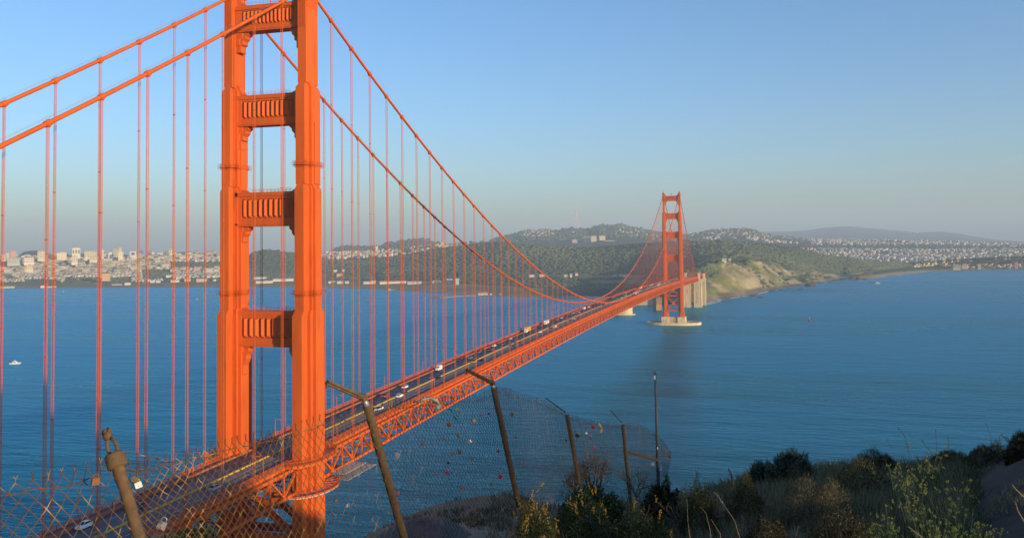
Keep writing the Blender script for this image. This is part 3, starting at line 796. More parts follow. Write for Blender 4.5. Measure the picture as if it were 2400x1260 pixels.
class Surf:
    def __init__(s, us, rows, sub, amp, fr, seed, edge0=True):
        """rows: list of functions u -> point; sub: subdivisions between successive rows"""
        s.us = us; G = []
        ctrl = [[np.array(r(u)) for u in us] for r in rows]
        ctrl = np.array(ctrl)                      # rows, cols, 3
        out = [ctrl[0]]; s.seg = [0]
        for k in range(len(rows)-1):
            for j in range(1, sub[k]+1):
                t = j/sub[k]; out.append(ctrl[k]*(1-t)+ctrl[k+1]*t)
            s.seg.append(s.seg[-1]+sub[k])
        P = np.array(out); nz = fbm(P[..., 0]/fr, P[..., 1]/fr, 5, seed)
        wgt = np.ones(P.shape[0])
        if edge0: wgt[:2] = 0
        P[..., 2] += nz*amp*wgt[:, None]*(1 if np.isscalar(amp) else 1)
        s.P = P
    def build(s, name, mat, colf):
        P = s.P; r, c, _ = P.shape; V = P.reshape(-1, 3)
        idx = np.arange(r*c).reshape(r, c)
        F = np.stack([idx[:-1, :-1], idx[:-1, 1:], idx[1:, 1:], idx[1:, :-1]], -1).reshape(-1, 4)
        U = np.repeat(np.array(s.us)[None, :], r, 0); Tt = np.repeat(np.arange(r)[:, None], c, 1).astype(float)
        d = P - CAM; z = d @ FWD; vv = PCY - FPX*(d @ UP)/z
        col = colf(U, vv, np.interp(Tt, s.seg, range(len(s.seg))), P)
        o = mesh_np(name, V, F[:, ::-1], mat, smooth=True, colors=col.reshape(-1, 3)); return tag(o, kind='structure')
    def at(s, u, t):
        """t in control-row units"""
        c = np.interp(u, s.us, range(len(s.us))); r = np.interp(t, range(len(s.seg)), s.seg)
        c0 = int(min(c, len(s.us)-2)); r0 = int(min(r, s.P.shape[0]-2)); fc, fr = c-c0, r-r0
        P = s.P
        return (P[r0, c0]*(1-fc)+P[r0, c0+1]*fc)*(1-fr)+(P[r0+1, c0]*(1-fc)+P[r0+1, c0+1]*fc)*fr
    def vis_t(s, u, v, lo=0.0):
        """find the row whose picture height is v"""
        best = None
        for t in np.linspace(lo, len(s.seg)-1, 90):
            P = s.at(u, t); q = proj(P)[1]
            if best is None or abs(q-v) < best[0]: best = (abs(q-v), t, P)
        return best[2]
def mix(a, b, t): t = np.clip(t, 0, 1)[..., None]; return np.array(a)*(1-t)+np.array(b)*t

# ---- layer A: the near shore with its wooded hills, cliffs and city hillside
def Dsh(u): P = on_z(u, shore(u), 0); return math.hypot(P[0]-CAM[0], P[1]-CAM[1])
flat_v = T([(-120, 670), (0, 670), (300, 667), (760, 664), (900, 668), (1000, 672), (1130, 682), (1300, 690), (1500, 694), (1600, 690), (1640, 672), (1692, 655), (1745, 650), (1789, 650), (1841, 652), (1902, 653), (1990, 651),
            (2040, 643), (2100, 635), (2167, 630.5), (2250, 628.5), (2400, 626), (2560, 624)])
flat_d = T([(0, 1.10), (1300, 1.06), (1640, 1.05), (1990, 1.03), (2400, 1.03)])
foot_v = T([(-120, 662), (0, 662), (520, 656), (760, 652), (1000, 652), (1200, 664), (1400, 676), (1500, 678), (1600, 642), (1640, 628), (1692, 612), (1745, 611), (1780, 615), (1830, 630), (1880, 638), (1940, 643), (1990, 646),
            (2050, 634), (2100, 629), (2167, 624), (2250, 621), (2400, 619), (2560, 618)])
foot_d = T([(0, 1.28), (1000, 1.25), (1500, 1.16), (1640, 1.13), (1990, 1.12), (2400, 1.12)])
mid_v = T([(-120, 632), (0, 632), (520, 630), (640, 632), (760, 632), (1000, 628), (1200, 632), (1400, 640), (1500, 640), (1560, 632), (1640, 606), (1692, 595), (1745, 594), (1830, 606), (1900, 616), (1990, 630), (2100, 624), (2250, 612), (2560, 606)])
ridge_v = T([(-120, 608), (0, 607), (100, 604), (200, 603), (300, 604), (420, 599), (515, 596), (575, 604), (590, 592), (620, 586), (650, 588), (700, 594), (740, 606), (820, 612), (860, 609), (930, 600), (1000, 588), (1060, 578), (1120, 572), (1180, 569),
             (1240, 572), (1300, 577), (1350, 580), (1400, 580), (1440, 577), (1480, 573), (1540, 569), (1600, 566), (1700, 565), (1760, 569), (1800, 574), (1850, 581), (1900, 592), (1950, 601), (2000, 607), (2060, 612), (2150, 616), (2250, 606), (2400, 600), (2560, 598)])
ridge_d = T([(-120, 5200), (515, 5200), (590, 4500), (1000, 4300), (1200, 4100), (1500, 3900), (1700, 3700), (1850, 3700), (2000, 4000), (2150, 4400), (2560, 5000)])
def rowA(v, dm, zmin=1.5):
    def f(u):
        P = at_d(u, v(u), Dsh(u)*dm(u))
        return P if P[2] > zmin else on_z(u, v(u), zmin)
    return f
def mid_d(u):
    q = rowA(foot_v, foot_d, 3.0)(u); a = math.hypot(q[0]-CAM[0], q[1]-CAM[1]); return a + (ridge_d(u)-a)*0.45
usA = list(np.arange(-120, 2561, 8.0))
A = Surf(usA, [lambda u: at_d(u, shore(u), Dsh(u)-40)*np.array((1, 1, 0)) + np.array((0, 0, -3)), lambda u: on_z(u, shore(u), 0.0)+np.array((0, 0, .3)), rowA(flat_v, flat_d), rowA(foot_v, foot_d, 3.0),
                lambda u: at_d(u, mid_v(u), mid_d(u)), lambda u: at_d(u, ridge_v(u), ridge_d(u)), lambda u: at_d(u, ridge_v(u), ridge_d(u))*np.array((1, 1, 0)) + 500*np.array((1, .2, 0)) + np.array((0, 0, 20.))],
         [1, 8, 14, 16, 18, 3], 0.0, 300, 1)
# gullies and bumps: strongest on the cliffs
P = A.P; rws = np.interp(np.arange(P.shape[0]), A.seg, range(len(A.seg)))
U_ = np.array(usA)[None, :]; cl = np.clip(1-np.abs(U_-1830)/230, 0, 1)**0.5 * np.clip(1-np.abs(rws[:, None]-2.6)/1.6, 0, 1)
g = np.abs(fbm(P[..., 1]/60, P[..., 0]/200, 4, 5)); g2 = fbm(P[..., 0]/35, P[..., 1]/35, 4, 9)
P[..., 2] += cl*(-55*(0.28-g)*(g < 0.28) + 16*g2)
P[..., 2] += (rws[:, None] > 2.8)*(rws[:, None] < 4.9)*fbm(P[..., 0]/220, P[..., 1]/220, 4, 3)*7
GREEN = (0.085, 0.110, 0.055); DKGREEN = (0.060, 0.088, 0.052); OLIVE = (0.11, 0.115, 0.045); SAND = (0.33, 0.27, 0.17); ROCK = (0.30, 0.235, 0.135); OCHRE = (0.38, 0.22, 0.085); CITY = (0.13, 0.125, 0.11)
def colA(U, v, t, P):
    n = fbm(P[..., 0]/120, P[..., 1]/120, 5, 21); n2 = fbm(P[..., 0]/45, P[..., 1]/45, 5, 31); n3 = fbm(P[..., 1]/28, P[..., 0]/110, 5, 41)
    c = mix(DKGREEN, GREEN, 0.5+n)
    c = np.where(((t < 1.7))[..., None], mix(SAND, (0.20, 0.18, 0.10), 0.5+n), c)
    fld = (t >= 1.7) & (t < 2.6) & (U < 1280); c = np.where(fld[..., None], mix((0.27, 0.24, 0.11), (0.17, 0.165, 0.07), 0.5+2*n), c)
    fl2 = (t >= 2.6) & (t < 3.2) & (U < 1560); c = np.where(fl2[..., None], mix((0.06, 0.07, 0.035), (0.15, 0.14, 0.10), 0.4+2*n2), c)
    city = (U < 560) & (t > 3.0); c = np.where(city[..., None], mix(CITY, (0.05, 0.06, 0.04), 0.2+1.5*n2), c)
    clr = (U > 1225) & (U < 1515) & (v > 640) & (v < 672); c = np.where(clr[..., None], mix((0.13, 0.17, 0.06), (0.19, 0.18, 0.09), .5+2*n2), c)
    cliff = (U > 1600) & (U < 2030) & (t < 3.15+0.25*n)
    bare = mix((0.26, 0.20, 0.10), (0.36, 0.30, 0.17), 0.5+1.4*n3); veg = mix((0.135, 0.15, 0.05), (0.21, 0.195, 0.07), 0.5+1.5*n)
    wd = U-1.45*(v-640); n4 = fbm(wd/26.0, (v-640)/55.0, 5, 91)
    cc = np.where((n4*1.1+n*0.35 + .12*np.clip((U-1735)/60, -1, 1) + .10*(U > 1830) > 0.06)[..., None], bare, veg); cc = np.where((n2 > .22)[..., None], mix(DKGREEN, veg, .4+n), cc)
    cc = np.where(((U < 1690) & (t > 2.3))[..., None], mix(veg, (0.10, 0.135, 0.04), 0.7+0*n), cc)
    cc = np.where((t < 1.35)[..., None], mix((0.10, 0.085, 0.065), (0.17, 0.14, 0.10), 0.5+2*n2), cc)
    c = np.where(cliff[..., None], cc, c)
    och = (U > 1985) & (U < 2045) & (t < 3.0+.4*n); c = np.where(och[..., None], mix(OCHRE, (0.28, 0.17, 0.08), 0.5+1.5*n2), c)
    up = (U > 1600) & (U < 1950) & (t >= 3.15+.25*n) & (t < 3.9); c = np.where((up & (n2 > 0.16))[..., None], mix((0.17, 0.15, 0.08), veg, 0.4+0*n), c)
    return c
land_mat = tinted('land_ground', 0.95, 0.30, 0.02, bump=0.4, bdist=6.0)
A.build('hills', land_mat, colA)

# ---- further layers: city hills, wooded hills, twin peaks, district on the right, far mountains
def layer(name, tab_r, D, tab_f, Df, us, amp, fr, seed, c0, c1, back=900, sub=26, nf=150, zf=None):
    rv = T(tab_r); fv = T(tab_f)
    S = Surf(us, [lambda u: at_d(u, fv(u), Df), lambda u: at_d(u, rv(u), D), lambda u: at_d(u, rv(u), D)*np.array((1, 1, 0)) + np.array((back, back*.3, 0))], [sub, 3], amp, fr, seed, edge0=False)
    wr = S.P.shape[0]
    if c0 is not None:
        S.build(name, land_mat, lambda U, v, t, P: mix(c0, c1, 0.5+1.6*fbm(P[..., 0]/nf, P[..., 1]/nf, 5, seed+50)))
    return S
B = layer('hills', [(700, 600), (760, 594), (800, 592), (870, 590), (930, 586), (1000, 578), (1060, 574), (1100, 570), (1180, 567), (1240, 572)], 5600, [(700, 612), (1240, 590)], 4700, list(np.arange(700, 1241, 6.)), 4, 200, 60, CITY, DKGREEN)
Cc = layer('hills', [(770, 590), (800, 579), (830, 577), (860, 579), (890, 577), (905, 571), (930, 566), (960, 561.5), (990, 561), (1010, 564), (1035, 573), (1060, 578), (1100, 575), (1130, 575)], 7000, [(770, 595), (1130, 585)], 6200, list(np.arange(770, 1131, 5.)), 4, 120, 70, DKGREEN, (0.04, 0.05, 0.035))
TPt = [(1080, 578), (1140, 566), (1160, 560), (1190, 552), (1215, 546), (1235, 540), (1250, 541), (1270, 538), (1290, 539), (1300, 543), (1320, 536), (1340, 534), (1365, 535), (1380, 537), (1395, 531), (1407, 525), (1420, 528), (1440, 527), (1455, 525),
       (1475, 531), (1500, 535), (1520, 541), (1545, 546), (1580, 549), (1620, 552), (1660, 556)]
TP = layer('hills', TPt, 8500, [(1080, 585), (1400, 583), (1660, 575)], 5600, list(np.arange(1080, 1661, 5.)), 6, 160, 80, DKGREEN, (0.042, 0.055, 0.04))
E_ = layer('hills', [(1560, 560), (1600, 553), (1620, 549), (1640, 545), (1665, 540), (1700, 537), (1740, 536), (1760, 538), (1780, 544), (1800, 551), (1850, 557), (1900, 562)], 8200, [(1560, 575), (1900, 578)], 6000, list(np.arange(1560, 1901, 5.)), 5, 150, 90, DKGREEN, (0.05, 0.06, 0.04))
Fd = layer('hills', [(1740, 566), (1800, 562), (1850, 559), (2000, 561), (2150, 563), (2300, 568), (2400, 570), (2560, 572)], 8600, [(1740, 600), (1900, 622), (2560, 640)], 4500, list(np.arange(1740, 2561, 6.)), 3, 200, 100, (0.06, 0.065, 0.05), (0.045, 0.055, 0.04), sub=40)
layer('hills', [(1700, 556), (1780, 543), (1850, 542), (1900, 539), (1930, 534), (1960, 531), (1985, 530), (2010, 532), (2060, 537), (2110, 541), (2150, 546), (2180, 544), (2210, 543.5), (2250, 547), (2290, 555), (2330, 561), (2400, 566), (2560, 568)], 17500,
      [(1700, 575), (2560, 575)], 12500, list(np.arange(1700, 2561, 6.)), 14, 500, 110, (0.05, 0.06, 0.045), (0.09, 0.085, 0.06), nf=500)
layer('hills', [(-120, 604), (45, 598), (55, 590), (70, 587), (85, 586), (98, 592), (105, 600), (380, 602), (400, 592), (450, 590), (480, 594), (530, 600)], 6500, [(-120, 612), (530, 606)], 5600, list(np.arange(-120, 531, 5.)), 3, 120, 120, DKGREEN, GREEN)

# ---- forest: thousands of crowns, one far-off wood
OV = np.array([(1, 0, 0), (-1, 0, 0), (0, 1, 0), (0, -1, 0), (0, 0, 1), (0, 0, -1)], float)
OF = [(0, 2, 4), (2, 1, 4), (1, 3, 4), (3, 0, 4), (2, 0, 5), (1, 2, 5), (3, 1, 5), (0, 3, 5)]
def sub_oct():
    V = [tuple(v) for v in OV]; F = []; mid = {}
    def mp(a, b):
        k = (min(a, b), max(a, b))
        if k not in mid:
            p = (np.array(V[a])+np.array(V[b])); p /= np.linalg.norm(p); mid[k] = len(V); V.append(tuple(p))
        return mid[k]
    for a, b, c in OF:
        ab, bc, ca = mp(a, b), mp(b, c), mp(c, a); F += [(a, ab, ca), (ab, b, bc), (ca, bc, c), (ab, bc, ca)]
    return np.array(V), np.array(F)
SV, SF = sub_oct()
def crowns(name, pts, rad, hgt, cols, mat, parent=None):
    n = len(pts); k = len(SV)
    V = SV[None]*(1 + RNG.uniform(-.33, .33, (n, k, 1)))
    rad = np.asarray(rad); hgt = np.asarray(hgt)
    V = V*np.stack([rad, rad, hgt], -1)[:, None, :] + np.asarray(pts)[:, None, :] + np.array((0, 0, 1.0))*(hgt*0.35)[:, None, None]
    F = SF[None] + (np.arange(n)*k)[:, None, None]
    c = np.repeat(np.asarray(cols)[:, None, :], k, 1)*RNG.uniform(.9, 1.1, (n, k, 1))
    return mesh_np(name, V.reshape(-1, 3), F.reshape(-1, 3), mat, parent, colors=c.reshape(-1, 3))
leaf_far = tinted('far_foliage', 0.9, 0.35, 0.15)
pts, rd, hg, cl_ = [], [], [], []
def forest_ok(u, t, P):
    n = float(fbm(P[0]/160, P[1]/160, 3, 77)); n5 = float(fbm(P[0]/420, P[1]/420, 2, 78))
    if u < 570: 
        v = proj(P)[1]
        if t < 2.75: return False
        # parks between the houses
        return (150 < u < 310 and 650 < v < 668) or (55 < u < 135 and 655 < v < 668) or (330 < u < 405 and 632 < v < 656) or (395 < u < 570 and 614 < v < 636+10*n) or (t < 3.25 and n > 0.0) or n > 0.52
    if 1225 < u < 1515:
        v = proj(P)[1]
        if abs(v-648) < 5+5*n or (u > 1380 and 655 < v < 664+8*n): return False
    if u < 1560: return t > 2.72 + 0.25*n5 and not (n5 > 0.45 and t < 3.6)
    if u < 2040: return t > (3.28 if u < 1700 else 3.62) + 0.3*n5 or (n > .5 and t > 2.1) 
    return t > 2.95 and (t < 3.9 or n > .3)
att = 0
while len(pts) < 23000 and att < 130000:
    att += 1
    u = RNG.uniform(-60, 2440); t = RNG.uniform(2.1, 5.02)
    P = A.at(u, min(t, 4.99))
    if not forest_ok(u, t, P): continue
    s = RNG.uniform(.7, 1.35)*(1.0 if t > 3.4 else .72); pts.append(P); rd.append(7.5*s); hg.append(3.4*s*RNG.uniform(.8, 1.4))
    n = float(fbm(P[0]/260, P[1]/260, 3, 88)); r = RNG.random()
    base = np.array(DKGREEN)*(1-np.clip(.5+n, 0, 1)) + np.array((0.120, 0.140, 0.080))*np.clip(.5+n, 0, 1)
    cl_.append(base)
for S, u0, u1, cnt, t0 in ((Cc, 780, 1120, 500, .3), (TP, 1150, 1650, 1500, .35), (E_, 1600, 1880, 500, .4), (B, 900, 1240, 350, .2), (Fd, 1760, 2500, 900, 0.0)):
    for _ in range(cnt):
        u = RNG.uniform(u0, u1); t = RNG.uniform(t0, 1.0)
        P = S.at(u, t); v = proj(P)[1]
        if S is Fd and not (573+.006*(u-2000) < v < 584+.004*(u-2000) or v > 622): continue
        s = RNG.uniform(.8, 1.3)*D_ if (D_ := 1.25) else 1; pts.append(P); rd.append(10*s); hg.append(8*s); cl_.append(np.array(DKGREEN)*RNG.uniform(.8, 1.5))
for _ in range(700):                               # scrub on the cliffs
    u = RNG.uniform(1640, 2000); t = RNG.uniform(1.3, 3.2); P = A.at(u, t)
    if float(fbm(P[0]/70, P[1]/70, 3, 17)) < .12: continue
    s = RNG.uniform(.5, 1.2); pts.append(P-np.array((0, 0, 2*s))); rd.append(6*s); hg.append(3.6*s); cl_.append(np.array((.05, .07, .035))*RNG.uniform(.8, 1.5))
tag(crowns('forest', pts, rd, hg, cl_, leaf_far), kind='stuff')

# ---- houses
HCOL = [(.62, .56, .42), (.58, .50, .34), (.50, .46, .37), (.60, .49, .35), (.42, .40, .34), (.54, .38, .28), (.68, .64, .54), (.47, .41, .27), (.38, .29, .21)]
HNAME = ['white', 'cream', 'pale grey', 'peach', 'grey', 'pink', 'bright white', 'tan', 'brown']
houses = []      # (P, w, d, h, rot, colour index, region)
def add_house(P, w, d, h, rot, ci, reg):
    houses.append((np.array(P), w, d, h, rot, ci, reg))
def pick(): return int(RNG.choice(9, p=[.22, .2, .12, .1, .08, .06, .12, .06, .04]))
GR = R(12)
cnt = 0
while cnt < 7500:
    u = RNG.uniform(-40, 565); t = RNG.uniform(2.75, 5.0); P = A.at(u, t); v = proj(P)[1]
    if forest_ok(u, t, P) or (u > 515 and v < 640): continue
    if t < 3.1 and RNG.random() < .72: continue
    big = RNG.random() < .06
    w, d, h = (RNG.uniform(20, 36), RNG.uniform(14, 24), RNG.uniform(14, 24)) if big and t > 3.6 else (RNG.uniform(8, 17), RNG.uniform(8, 14), RNG.uniform(6, 11))
    add_house(P, w, d, h, GR + RNG.choice([0, math.pi/2]), pick(), 'crowded hillside at the left'); cnt += 1
for _ in range(900):
    u = RNG.uniform(745, 1100); t = RNG.uniform(.05, 1.0); P = B.at(u, t)
    if u > 930 and RNG.random() < .6: continue
    add_house(P, RNG.uniform(10, 24), RNG.uniform(10, 18), RNG.uniform(8, 16), GR, pick(), 'hill seen between the cable ropes')
for _ in range(300):                               # on the slopes of the far peaks
    u = RNG.normal(1255, 28) if RNG.random() < .65 else RNG.uniform(1440, 1600); t = np.clip(RNG.normal(.78 if u < 1350 else .6, .1), .1, .97)
    add_house(TP.at(u, t), RNG.uniform(10, 22), RNG.uniform(10, 16), RNG.uniform(8, 13), GR, pick(), 'slope of the far wooded peaks')
for _ in range(420):
    u = RNG.uniform(1610, 1870); t = RNG.uniform(.25, .95); P = E_.at(u, t)
    if vnoise(P[0]/120, P[1]/60, 4) < -.1: continue
    add_house(P, RNG.uniform(10, 24), RNG.uniform(10, 18), RNG.uniform(8, 13), GR, pick(), 'low hill right of the far tower')
k = 0
while k < 3600:
    u = RNG.uniform(1770, 2440); t = RNG.uniform(.03, 1.0); P = Fd.at(u, t); v = proj(P)[1]
    if 574+.006*(u-2000) < v < 584+.004*(u-2000): continue
    # streets: rows of houses with gaps of trees
    a = P[0]*math.cos(GR)+P[1]*math.sin(GR); b = -P[0]*math.sin(GR)+P[1]*math.cos(GR)
    if (b/78) % 1 > .62: k += .2; continue
    if float(fbm(P[0]/300, P[1]/300, 3, 66)) > .33: k += .2; continue
    add_house(P, RNG.uniform(12, 34), RNG.uniform(9, 16), RNG.uniform(7, 12), GR, pick(), 'flat district at the right'); k += 1
for _ in range(330):
    u = RNG.uniform(2140, 2440); t = RNG.uniform(2.9, 4.6); P = A.at(u, t)
    if vnoise(P[0]/140, P[1]/140, 8) < -.15: continue
    add_house(P, RNG.uniform(12, 26), RNG.uniform(10, 16), RNG.uniform(8, 12), GR, pick(), 'shore at the far right')
houses = [h for h in houses if not (515 < proj(h[0])[0] < 580 or 690 < proj(h[0])[0] < 752)]
def px_area(h): D = np.linalg.norm(h[0]-CAM); return h[1]*h[3]/D/D
houses.sort(key=px_area, reverse=True)
house_mat = tinted('house_walls', 0.85, 0.10, 0.08)
def box_arrays(hs):
    V = []; F = []; C = []
    for i, (P, w_, d_, h_, rot, ci, reg) in enumerate(hs):
        c, s = math.cos(rot), math.sin(rot)
        for z in (-6, h_):
            for x, y in ((-1, -1), (1, -1), (1, 1), (-1, 1)): V.append((P[0]+(x*w_*c - y*d_*s)/2, P[1]+(x*w_*s + y*d_*c)/2, P[2]+z))
        r0 = 10*i
        # roof: its own two verts ridge
        hh = h_ + (1.8 if i % 3 else .01)
        for x in (-1, 1): V.append((P[0]+x*w_*c*.42, P[1]+x*w_*s*.42, P[2]+hh))
        F += [(r0, r0+1, r0+5, r0+4), (r0+1, r0+2, r0+6, r0+5), (r0+2, r0+3, r0+7, r0+6), (r0+3, r0, r0+4, r0+7), (r0+4, r0+5, r0+9, r0+8), (r0+6, r0+7, r0+8, r0+9)]
        C += [HCOL[ci]]*10
        for q in (8, 9): C[-10+q] = tuple(np.array(HCOL[ci])*.45)
    return V, F, C
V, F, C_ = box_arrays(houses[270:])
tag(mesh_np('far_houses', V, F, house_mat, colors=np.array(C_)), kind='stuff')
# individual houses: shared meshes with walls, roof and windows, placed one by one
def house_mesh(ci, style):
    mb = MB(); mb.box(-.5, .5, -.5, .5, -.4, 1.0)
    mb.cur = 1
    if style == 0: mb.add([(-.55, -.55, 1.0), (.55, -.55, 1.0), (.55, .55, 1.0), (-.55, .55, 1.0), (-.55, 0, 1.22), (.55, 0, 1.22)], [(0, 1, 5, 4), (2, 3, 4, 5), (1, 2, 5), (3, 0, 4)])
    else: mb.box(-.53, .53, -.53, .53, 1.001, 1.06); mb.box(-.2, .1, -.15, .2, 1.061, 1.2)
    mb.cur = 2
    for fz in (.2, .6):
        for k in range(4):
            a = -.42 + k*.24
            mb.box(a, a+.13, -.512, -.5, fz, fz+.2); mb.box(-.512, -.5, a, a+.13, fz, fz+.2)
    mats = [paint(f'house_{ci}', HCOL[ci], .85, .06, 2), paint(f'house_roof_{ci}', tuple(np.array(HCOL[ci])*.5+.03), .9, .1, 2), M['pane']]
    o = mb.build('house', mats); me = o.data; bpy.data.objects.remove(o); return me
M['pane'] = paint('window_pane', (.06, .07, .08), .3, .1, 1)
HM = {}
LAND = [(30, 595, 'salmon pink block'), (8, 603, 'cream block at the left edge'), (98, 597, 'cream stepped block'), (68, 610, 'wide pinkish block'), (34, 611, 'long grey-green block'), (69, 626, 'lower cream block'), (178, 590, 'white slab tower'), (175, 608, 'white block under the slab tower'),
        (212, 596, 'broad cream building'), (240, 594, 'slim beige tower'), (273, 595, 'tan tower'), (311, 595, 'beige banded block'), (331, 594, 'dark glass block'), (352, 592, 'dark grey tower'), (401, 589, 'lone cream skyline tower'), (248, 646, 'orange-brown hall'), (507, 638, 'white domed hall'),
        (403, 649, 'long white terrace'), (440, 656, 'red brick barracks'), (110, 672, 'orange-roofed boathouse'), (90, 586, 'dark wooded knoll'), (300, 665, 'orange-steepled house'), (340, 656, 'orange-roofed house'), (150, 655, 'waterfront trees'), (15, 673, 'sheds at the left edge'), (883, 581, 'small cream tower'), (1045, 578, 'college building'),
        (2175, 619, 'white gabled shore house'), (2243, 624, 'cream bluff villa'), (2261, 621, 'peach bluff villa'), (2382, 619, 'red roofed villa'), (2376, 574, 'white school'), (2355, 585, 'cream apartment block'), (1695, 611, 'clifftop bunker'), (1402, 562, 'hospital block'), (470, 655, 'pale barracks'), (463, 638, 'narrow white terrace'), (120, 640, 'middle of the left rope pair'), (232, 630, 'thick rope pair'), (325, 628, 'first rope right of the thick pair'), (408, 618, 'rope left of the near tower')]
for P, w_, d_, h_, rot, ci, reg in houses[:270]:
    st = int(RNG.integers(2)); key = (ci, st)
    if key not in HM: HM[key] = house_mesh(*key)
    o = bpy.data.objects.new('house', HM[key]); COL.objects.link(o); o.location = P; o.scale = (w_, d_, h_); o.rotation_euler = (0, 0, rot)
    size = 'large' if w_*h_ > 620 else ('mid-sized' if w_*h_ > 380 else 'small')
    q = proj(P); near = sorted(LAND, key=lambda l: math.hypot(l[0]-q[0], (l[1]-q[1])*1.6))[0]
    dx, dy = q[0]-near[0], q[1]-near[1]
    rel = ('just ' if math.hypot(dx, dy) < 16 else '') + (('right of' if dx > 0 else 'left of') if abs(dx) > 1.3*abs(dy) else ('below' if dy > 0 else 'above'))
    if abs(dx) < 1.3*abs(dy) < 3*abs(dx)+6: rel += (' and right of' if dx > 0 else ' and left of')
    tag(o, f'{size} {HNAME[ci]} {"gabled" if st == 0 else "flat-roofed"} house {rel if len(near[2].split()) < 6 else "by"} the {near[2]}', 'house', f'houses on the {reg}')

# ---- buildings one can tell apart
BMAT = {}
def building(u0, u1, v0, v1, D, label, col=(.7, .66, .56), depth=None, name='building', roof=None, rows=0, cols=0, rot=None, gable=False, flat=None):
    """u0..u1, v0(top)..v1(bottom) as surveyed, D horizontal distance"""
    um = (u0+u1)/2
    if 3300 < D < 3600: P_ = A.vis_t(um, v1, 1.1); D = math.hypot(P_[0]-CAM[0], P_[1]-CAM[1])
    a = at_d(u0, v1, D); b = at_d(u1, v1, D); top = at_d(um, v0, D); base = at_d(um, v1, D)
    w_ = np.linalg.norm((a-b)[:2]); h_ = top[2]-base[2]; d_ = depth or w_*.7
    ang = math.atan2(b[1]-a[1], b[0]-a[0]) if rot is None else rot
    t = empty(name, tuple(base), ang)
    k = tuple(col)
    if k not in BMAT: BMAT[k] = paint('wall_%d' % len(BMAT), col, .85, .07, .08)
    mb = MB(); mb.box(-w_/2, w_/2, 0, d_, -12, h_); mb.build('wall', BMAT[k], t)
    mb = MB()
    rc = tuple(roof or np.array(col)*.6)
    if rc not in BMAT: BMAT[rc] = paint('roof_%d' % len(BMAT), rc, .9, .1, .1)
    if gable: mb.add([(-w_/2-1, -1, h_), (w_/2+1, -1, h_), (w_/2+1, d_+1, h_), (-w_/2-1, d_+1, h_), (-w_/2-1, d_/2, h_+d_*.28), (w_/2+1, d_/2, h_+d_*.28)], [(0, 1, 5, 4), (2, 3, 4, 5), (1, 2, 5), (3, 0, 4), (0, 3, 2, 1)])
    else: mb.box(-w_/2-.4, w_/2+.4, -.4, d_+.4, h_+.02, h_+1.5); mb.box(-w_*.15, w_*.2, d_*.3, d_*.6, h_+1.52, h_+4.5)
    mb.build('roof', BMAT[rc], t)
    if rows:
        for r in range(rows):
            mb = MB()
            for c in range(cols):
                x = -w_/2 + w_*(c+.5)/cols; z = h_*(r+.35)/rows; ww = w_/cols*.5; hh = h_/rows*.45
                mb.box(x-ww/2, x+ww/2, -.35, 0, z, z+hh)
            mb.build('window', M['pane'], t)
    return tag(t, label, 'building')
WHT, CRM, TAN, PNK, GRY, DRK = (.64, .58, .46), (.60, .52, .35), (.46, .40, .26), (.58, .34, .22), (.42, .43, .42), (.14, .17, .21)
building(169, 188, 581.5, 600, 5000, 'tall white slab tower, the highest on the left skyline, with two dark vertical bands', WHT, rows=1, cols=3)
building(24, 38, 588, 603, 5000, 'salmon pink block at the left end of the skyline', PNK, rows=3, cols=3)
building(15, 24, 592, 603, 5010, 'narrow grey block leaning against the salmon pink one', (.5, .42, .38))
building(3, 13, 596, 610, 4900, 'cream block at the left edge of the skyline', CRM, rows=4, cols=3)
building(88, 108, 589, 606, 4900, 'cream stepped block right of the dark wooded knoll', CRM, rows=4, cols=5)
building(56, 80, 604, 616, 4700, 'wide pinkish cream block below the dark wooded knoll', (.7, .58, .46), rows=3, cols=6)
building(17, 52, 605, 617, 4750, 'long grey-green block under the salmon pink one', (.42, .44, .36), rows=3, cols=8)
building(60, 78, 621, 631, 4300, 'cream block lower down the hillside under the pinkish one', CRM, rows=3, cols=4)
building(133, 156, 592, 604, 4950, 'low cream building left of the tall white slab tower', CRM)
building(168, 182, 600, 615, 4700, 'white block directly below the tall white slab tower', WHT, rows=4, cols=3)
building(198, 226, 589, 602, 5000, 'broad cream building right of the tall white slab tower', CRM, rows=3, cols=7)
building(210, 228, 602, 610, 4800, 'cream block directly below the broad cream building', CRM, rows=2, cols=5)
building(236, 243, 585, 602, 5050, 'slim beige tower behind the thick pair of ropes', (.66, .60, .42), rows=5, cols=2)
building(254, 263, 592, 604, 5000, 'small white block between the slim beige and the tan tower', WHT)
building(266, 280, 583.5, 607, 5100, 'tan tower with a taller core on the left skyline', TAN, rows=6, cols=4)
building(279, 285, 580, 600, 5120, 'narrow lift core rising behind the tan tower', (.45, .42, .33))
building(277, 289, 590.5, 608, 4900, 'pale cream tower in front of the tan one', (.76, .68, .48), rows=6, cols=3)
building(304, 319, 589, 602, 5000, 'beige block with a pale top band right of the tan tower', (.55, .51, .42), rows=1, cols=1)
building(326, 336, 588, 600, 5200, 'dark blue-grey glass block on the left skyline', DRK, rows=4, cols=4)
building(348, 357, 584.5, 600, 5200, 'dark grey tower right of the glass block', (.24, .26, .28), rows=5, cols=3)
building(356, 361, 591, 598, 5150, 'small peach block beside the dark grey tower', (.66, .52, .4))
building(397, 405, 584, 594, 5100, 'cream tower alone on the skyline left of the near bridge tower', CRM, rows=3, cols=2)
building(238, 258, 641, 652, 4100, 'orange-brown hall above the waterfront trees', (.50, .33, .16), gable=True)
building(262, 290, 666, 668, 3500, 'long low shed by the waterfront left of the orange steeple house', (.40, .37, .28), depth=14, gable=True)
building(292, 306, 663, 668, 3500, 'white waterfront house with an orange steeple', WHT, depth=12, gable=True, roof=(.5, .22, .12))
